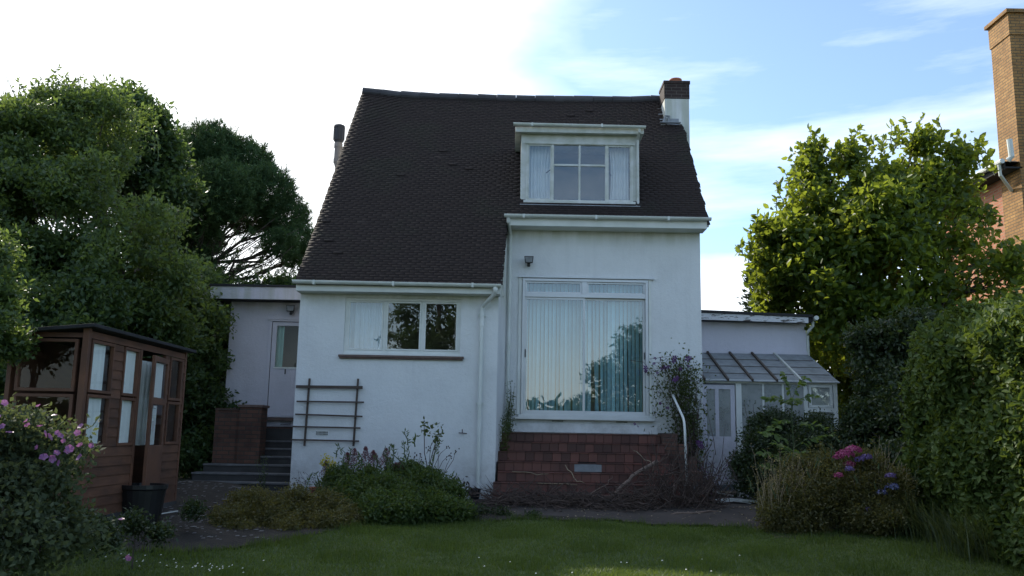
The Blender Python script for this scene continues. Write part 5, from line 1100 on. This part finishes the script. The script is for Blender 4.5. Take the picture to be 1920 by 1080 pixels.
# tall rose: bare stems, few leaves, hips
def rose():
    t = thing('rose_bush', tuple(at(815, 925, 14.2)), 'tall leggy rose with sparse leaves and dark hips against the white wall', 'rose bush'); m = MB(); LP = []; HP = []
    stems = [[(812, 925), (803, 880), (796, 850), (795, 810), (797, 790)], [(803, 880), (812, 845), (820, 815)], [(800, 850), (812, 830), (822, 812)], [(815, 925), (818, 890), (830, 865), (845, 850)], [(812, 920), (812, 880), (826, 850), (838, 840)], [(818, 920), (835, 885), (850, 862), (854, 845)], [(810, 920), (800, 895), (792, 872), (790, 862)], [(814, 920), (806, 890), (805, 862), (808, 840)], [(816, 920), (822, 885), (822, 855), (820, 832)], [(810, 925), (790, 900), (776, 870), (778, 856)], [(812, 925), (795, 890), (785, 865), (788, 855)], [(816, 925), (810, 900), (812, 860), (816, 842)], [(817, 925), (828, 900), (838, 872), (846, 856)]]
    for i, s_ in enumerate(stems):
        pts = [Vector(at(x, y, 14.2)) + Vector((0, random.gauss(0, .04), 0)) for x, y in s_]; m.tube(pts, [.007 if i < 2 else .0045] * (len(pts) - 1) + [.002], 5); e = np.array(pts[-1])
        HP.append(e)
        if i < 3:
            for k in range(5): q = np.array(pts[-1].lerp(pts[-2], random.random())); [LP.append(q + rng.normal(size=3) * .035) for _ in range(4)]
        else:
            for k in range(3): HP.append(e + rng.normal(size=3) * .03)
    for x, y in ((793, 808), (800, 800), (808, 798), (818, 796), (822, 800), (805, 814), (798, 812), (815, 812), (829, 802)): [LP.append(at(x, y, 14.2) + rng.normal(size=3) * .022) for _ in range(3)]
    m.build('stem', M_['twig'], t); leaf_mesh('leaves', np.array(LP), .065, L_['climb'], t, aspect=.5, six=True, axis_dir=np.array([.5, 0, -.4]))
    h = MB()
    for q in HP: h.lathe([(0, -.012), (.009, -.006), (.011, .002), (.006, .011), (0, .012)], tuple(q), 7)
    h.build('rose_hips', L_['wilt'], t)
rose()
# wilted shrub
t = thing('wilted_shrub', tuple(at(862, 945, 14.3)), 'wilted dark brown drooping leaves on a cut branch by the downpipe', 'shrub'); m = MB(); P = []
for x, y in ((830, 905), (842, 900), (855, 898), (868, 903), (880, 912), (838, 920), (850, 918), (866, 925), (848, 935), (872, 930), (835, 938)):
    a = Vector(at(895, 925, 14.4)); b = Vector(at(x, y, 14.4)); pts = wob(a, b, 5, .02); m.tube(pts, [.007, .006, .005, .004, .003], 5)
    for k in range(15): P.append(np.array(b) + rng.normal(size=3) * np.array([.035, .05, .04]))
m.build('stem', M_['twig'], t); leaf_mesh('leaves', np.array(P), .10, L_['wilt'], t, aspect=.28, droop=2.6)
mound('low_weeds', [pc(900, 965, 13.7, 20), pc(940, 968, 13.6, 18), pc(1000, 972, 13.5, 14), pc(880, 975, 13.4, 18)], 4500, .035, 'dark', 'low dark weeds in front of the heap of twigs', shell=.2, sr=.05, r0=.01)
# weed in the recess corner, weed on the left steps
t = thing('wall_weed', tuple(at(944, 800, 16.2)), 'straggly tall weed in the corner left of the patio door', 'plant'); m = MB(); P = []
for _ in range(12):
    a = Vector((-.03 + random.gauss(0, .02), 16.25 + random.gauss(0, .05), 1.35)); b = Vector((.0 + random.gauss(0, .05), 16.25 + random.gauss(0, .05), random.uniform(1.9, 2.62))); pts = wob(a, b, 6, .015); m.tube(pts, [.004] * 5 + [.002], 4, cap=False)
    for k in range(50): P.append(np.array(a.lerp(b, random.random())) + rng.normal(size=3) * .03)
for k in range(700): u = random.random(); P.append(np.array((-.08 - .0 * u, 15.9 + random.gauss(0, .12), 1.1 + .75 * u)) + rng.normal(size=3) * .05)
m.build('stem', M_['stem'], t); leaf_mesh('leaves', np.array(P), .05, L_['climb'], t, aspect=.3, droop=-.3)
t = thing('step_weed', tuple(at(490, 925, 15.35)), 'tall thin weed growing out of the dark left steps', 'plant'); m = MB(); P = []
for x in (484, 494, 500): 
    a = Vector(at(492, 928, 15.4)); b = Vector(at(x, 852 + random.random() * 10, 15.4)); pts = wob(a, b, 6, .02); m.tube(pts, [.004] * 6, 4); [P.append(np.array(a.lerp(b, random.uniform(.1, 1))) + rng.normal(size=3) * .035) for _ in range(40)]
m.build('stem', M_['stem'], t); leaf_mesh('leaves', np.array(P), .04, L_['grey'], t, aspect=.5)
# -- clematis on the wall right of the door
def clematis():
    t = thing('clematis', (3.2, 16.3, .6), 'purple-flowered clematis climbing the wall beside the white handrail', 'climber'); m = MB(); P = []
    anchors = [(1290, 905), (1296, 850), (1290, 800), (1285, 750), (1270, 710), (1262, 680)]
    for _ in range(42):
        pts = []; o = random.gauss(0, 1)
        for i, (x, y) in enumerate(anchors[:random.randint(3, 6)]): pts.append(Vector(at(x + o * (6 + 7 * i) * .6 + random.gauss(0, 5), y + random.gauss(0, 10), 16.25 + random.gauss(0, .06))))
        pts.append(pts[-1] + Vector((random.gauss(0, .22), random.gauss(0, .05), random.gauss(.0, .15)))); m.tube(pts, [.004] * len(pts), 4, cap=False)
    for _ in range(30):
        a = Vector(at(random.uniform(1225, 1310), random.uniform(690, 800), 16.3)); m.tube(wob(a, a + Vector((random.gauss(0, .2), random.gauss(0, .03), random.gauss(0, .2))), 5, .03), [.003] * 5, 4, cap=False)
    m.build('stem', M_['twig'], t)
    for cx, cy, sx, sy, n in ((1270, 690, 22, 14, 260), (1285, 715, 18, 22, 520), (1285, 765, 18, 28, 760), (1296, 810, 14, 28, 560), (1250, 735, 17, 28, 150), (1230, 740, 10, 30, 70), (1300, 860, 12, 30, 330), (1302, 900, 12, 16, 200), (1275, 800, 14, 16, 90)):
        for _ in range(n): P.append(at(random.gauss(cx, sx), random.gauss(cy, sy), 16.28 + random.gauss(0, .07)))
    P = np.array(P); P = P[P[:, 1] < 16.47]; leaf_mesh('leaves', P, .065, L_['climb'], t, aspect=.5, droop=.5)
    for i, (x, y, s_) in enumerate(((1210, 690, 1.1), (1211, 696, .8), (1228, 672, .7), (1238, 673, .9), (1226, 682, .7), (1240, 692, .7), (1232, 699, .7), (1246, 689, .8), (1253, 688, .9), (1265, 671, 1), (1263, 677, .9), (1289, 673, 1.2), (1293, 671, .9), (1291, 687, .8), (1276, 692, .7), (1266, 712, 1.1), (1270, 708, .8), (1312, 832, 1.3), (1316, 838, .9), (1309, 828, .9), (1190, 795, .6), (1196, 800, .6), (1238, 756, .6), (1252, 765, .7), (1312, 900, .7), (1304, 892, .7), (1322, 912, .6), (1310, 866, .6))):
        c = np.array(at(x, y, 16.12)); V = []; a0 = random.random() * 6; tilt = unit(rng.normal(size=(1, 3)) * .5 + np.array([0, -1.2, .2]))[0]; ux = unit(np.cross(tilt, [0, 0, 1.])[None])[0]; uy = np.cross(ux, tilt)
        for k in range(5):
            an = a0 + k * 6.283 / 5; d = ux * math.cos(an) + uy * math.sin(an); e = np.cross(tilt, d); L = .062 * s_
            V += [c, c + d * L * .5 + e * L * .28 + tilt * .01, c + d * L + tilt * -.006, c + d * L * .5 - e * L * .28 + tilt * .01]
        mesh_obj('flower', V, np.arange(20).reshape(-1, 4), L_['purple'], t)
    P = at(1312, 895, 16.0) + rng.normal(size=(240, 3)) * np.array([.18, .15, .14]); leaf_mesh('leaves', P, .05, L_['purple'], t, aspect=.5)
clematis()
# -- pink-flowered mallow at the lower left
def mallow():
    cl = [pc(40, 850, 7.0, 80), pc(110, 860, 7.2, 50), pc(30, 930, 6.8, 80), pc(-50, 880, 6.8, 90), pc(60, 1000, 6.6, 70), pc(-20, 1030, 6.4, 90), pc(130, 1010, 6.8, 40), pc(20, 800, 7.1, 50), pc(80,940,6.9,60)]
    b = (-3.9, 7.0, gz(-3.9, 7.0)); t = shrub('mallow_bush', cl, 15500, .050, 'grey', 'bushy mallow covered in pinkish purple flowers at the lower left', base=b, shell=.25, sr=.09, bump=.3, r0=.03, aspect=.6)
    m = MB(); LP = []
    for x, y in ((190, 775), (170, 830), (185, 835), (150, 800), (120, 790), (100, 775), (70, 762), (150, 850), (20, 770), (130, 860), (225, 972), (245, 1045), (180, 1000)):
        a = Vector(at(x * .55 + 10, min(1000, y + 70), 6.9)); c = Vector(at(x, y, 6.7)); pts = wob(a, c, 6, .015); m.tube(pts, [.004] * 6, 5)
        for _ in range(26): LP.append(np.array(pts[random.randint(1, 5)].lerp(pts[random.randint(1, 5)], .5)) + rng.normal(size=3) * .035)
    m.build('stem', M_['stem'], t); leaf_mesh('leaves', np.array(LP), .045, L_['grey'], t, aspect=.6)
    fl = [(72, 762), (102, 776), (50, 790), (75, 800), (52, 798), (18, 812), (88, 812), (112, 818), (108, 812), (66, 838), (118, 826), (172, 835), (148, 832), (130, 842), (152, 800), (145, 812), (106, 850), (82, 858), (112, 868), (150, 858), (125, 848), (8, 756), (0, 783), (102, 970), (24, 993), (78, 1030), (77, 1048), (228, 975), (242, 1045), (5, 800), (92, 820), (100, 860)]
    for i, (x, y) in enumerate(fl):
        c = np.array(at(x, y, 6.62)); s_ = random.uniform(.6, 1.2); tilt = unit(rng.normal(size=(1, 3)) * 1.0 + np.array([.3, -1., .5]))[0]; ux = unit(np.cross(tilt, [0, 0, 1.])[None])[0]; uy = np.cross(ux, tilt); V = []
        for k in range(5):
            an = k * 6.283 / 5 + i; d = ux * math.cos(an) + uy * math.sin(an); e = np.cross(tilt, d); L = .028 * s_
            V += [c, c + d * L * .75 + e * L * .48 + tilt * .012, c + d * L * 1.05 + tilt * .008, c + d * L * .75 - e * L * .48 + tilt * .012]
        mesh_obj('flower', V, np.arange(20).reshape(-1, 4), L_['pink'], t)
mallow()
mound('ground_weeds', [pc(190, 1010, 9.0, 34), pc(250, 985, 9.6, 26), pc(300, 1000, 9.6, 20), pc(140, 985, 9.0, 36), pc(360, 960, 11.5, 18)], 6000, .045, 'dark', 'low dark weeds along the lawn edge below the summerhouse', shell=.2, sr=.07, r0=.01)
grass_clump('tall_grass', 4.05, 12.6, 16, .30, .25, 'few long grass blades left standing at the right of the lawn')
# -- trees behind the viewer: they shade the lawn and show in the window panes
tree('garden_tree', [(5.4, -10, 4.2, 1.6), (7.2, -10.5, 5.8, 2.0), (8.6, -9.5, 3.6, 2.0), (9.5, -11, 7.6, 2.2), (4.6, -9.5, 2.6, 1.2), (6.8, -9, 3.0, 1.6), (3.7, -9.5, 3.2, .6)], (7.2, -10, .1), (7.4, -10, 5.0), .2, 42000, .17, 'oak', 'broad garden tree behind the viewer', shell=.4)
tree('garden_tree', [(-4.4, -10, 7.4, 1.3, 1), (-3.2, -10.5, 8.6, 1.4, 1), (-5.0, -10, 5.6, 1.0), (-2.4, -10, 6.2, 1.2), (-3.8, -10, 5.6, 1.2), (-1.6, -10.4, 8.2, 1.1), (-3.2, -10.4, 10.2, 1.2)], (-3.4, -10, .1), (-3.3, -10, 8.0), .2, 17000, .17, 'oak', 'tall sparse garden tree behind the viewer', shell=.3, bump=.3)
# -- shade tree left of the view, and a far wood
tree('broadleaf_tree', [(-14, 17, 6, 2.4), (-15.2, 15.5, 5.5, 2.4), (-13.2, 14, 5, 2.0), (-15.6, 18, 8.4, 2.2), (-13.0, 15.5, 3.5, 2.2), (-14.6, 16.5, 8.2, 1.8)], (-13, 17, .4), (-13, 17, 7), .28, 34000, .17, 'oak', 'large broadleaf tree beyond the left edge of the garden', shell=.45)
P = []
for i in range(6200):
    a = R(360 * i / 6200); r = random.uniform(52, 62); h = 3.0 + 1.2 * math.sin(a * 9) + .8 * math.sin(a * 23)
    for _ in range(9): P.append((math.sin(a) * r, math.cos(a) * r, random.uniform(.2, h)))
tag(leaf_mesh('distant_wood', np.array(P) + rng.normal(size=(len(P), 3)) * .4, .9, L_['oak'], origin=(0, 55, 0), aspect=.7), 'far line of trees around the garden', 'wood', kind='stuff')
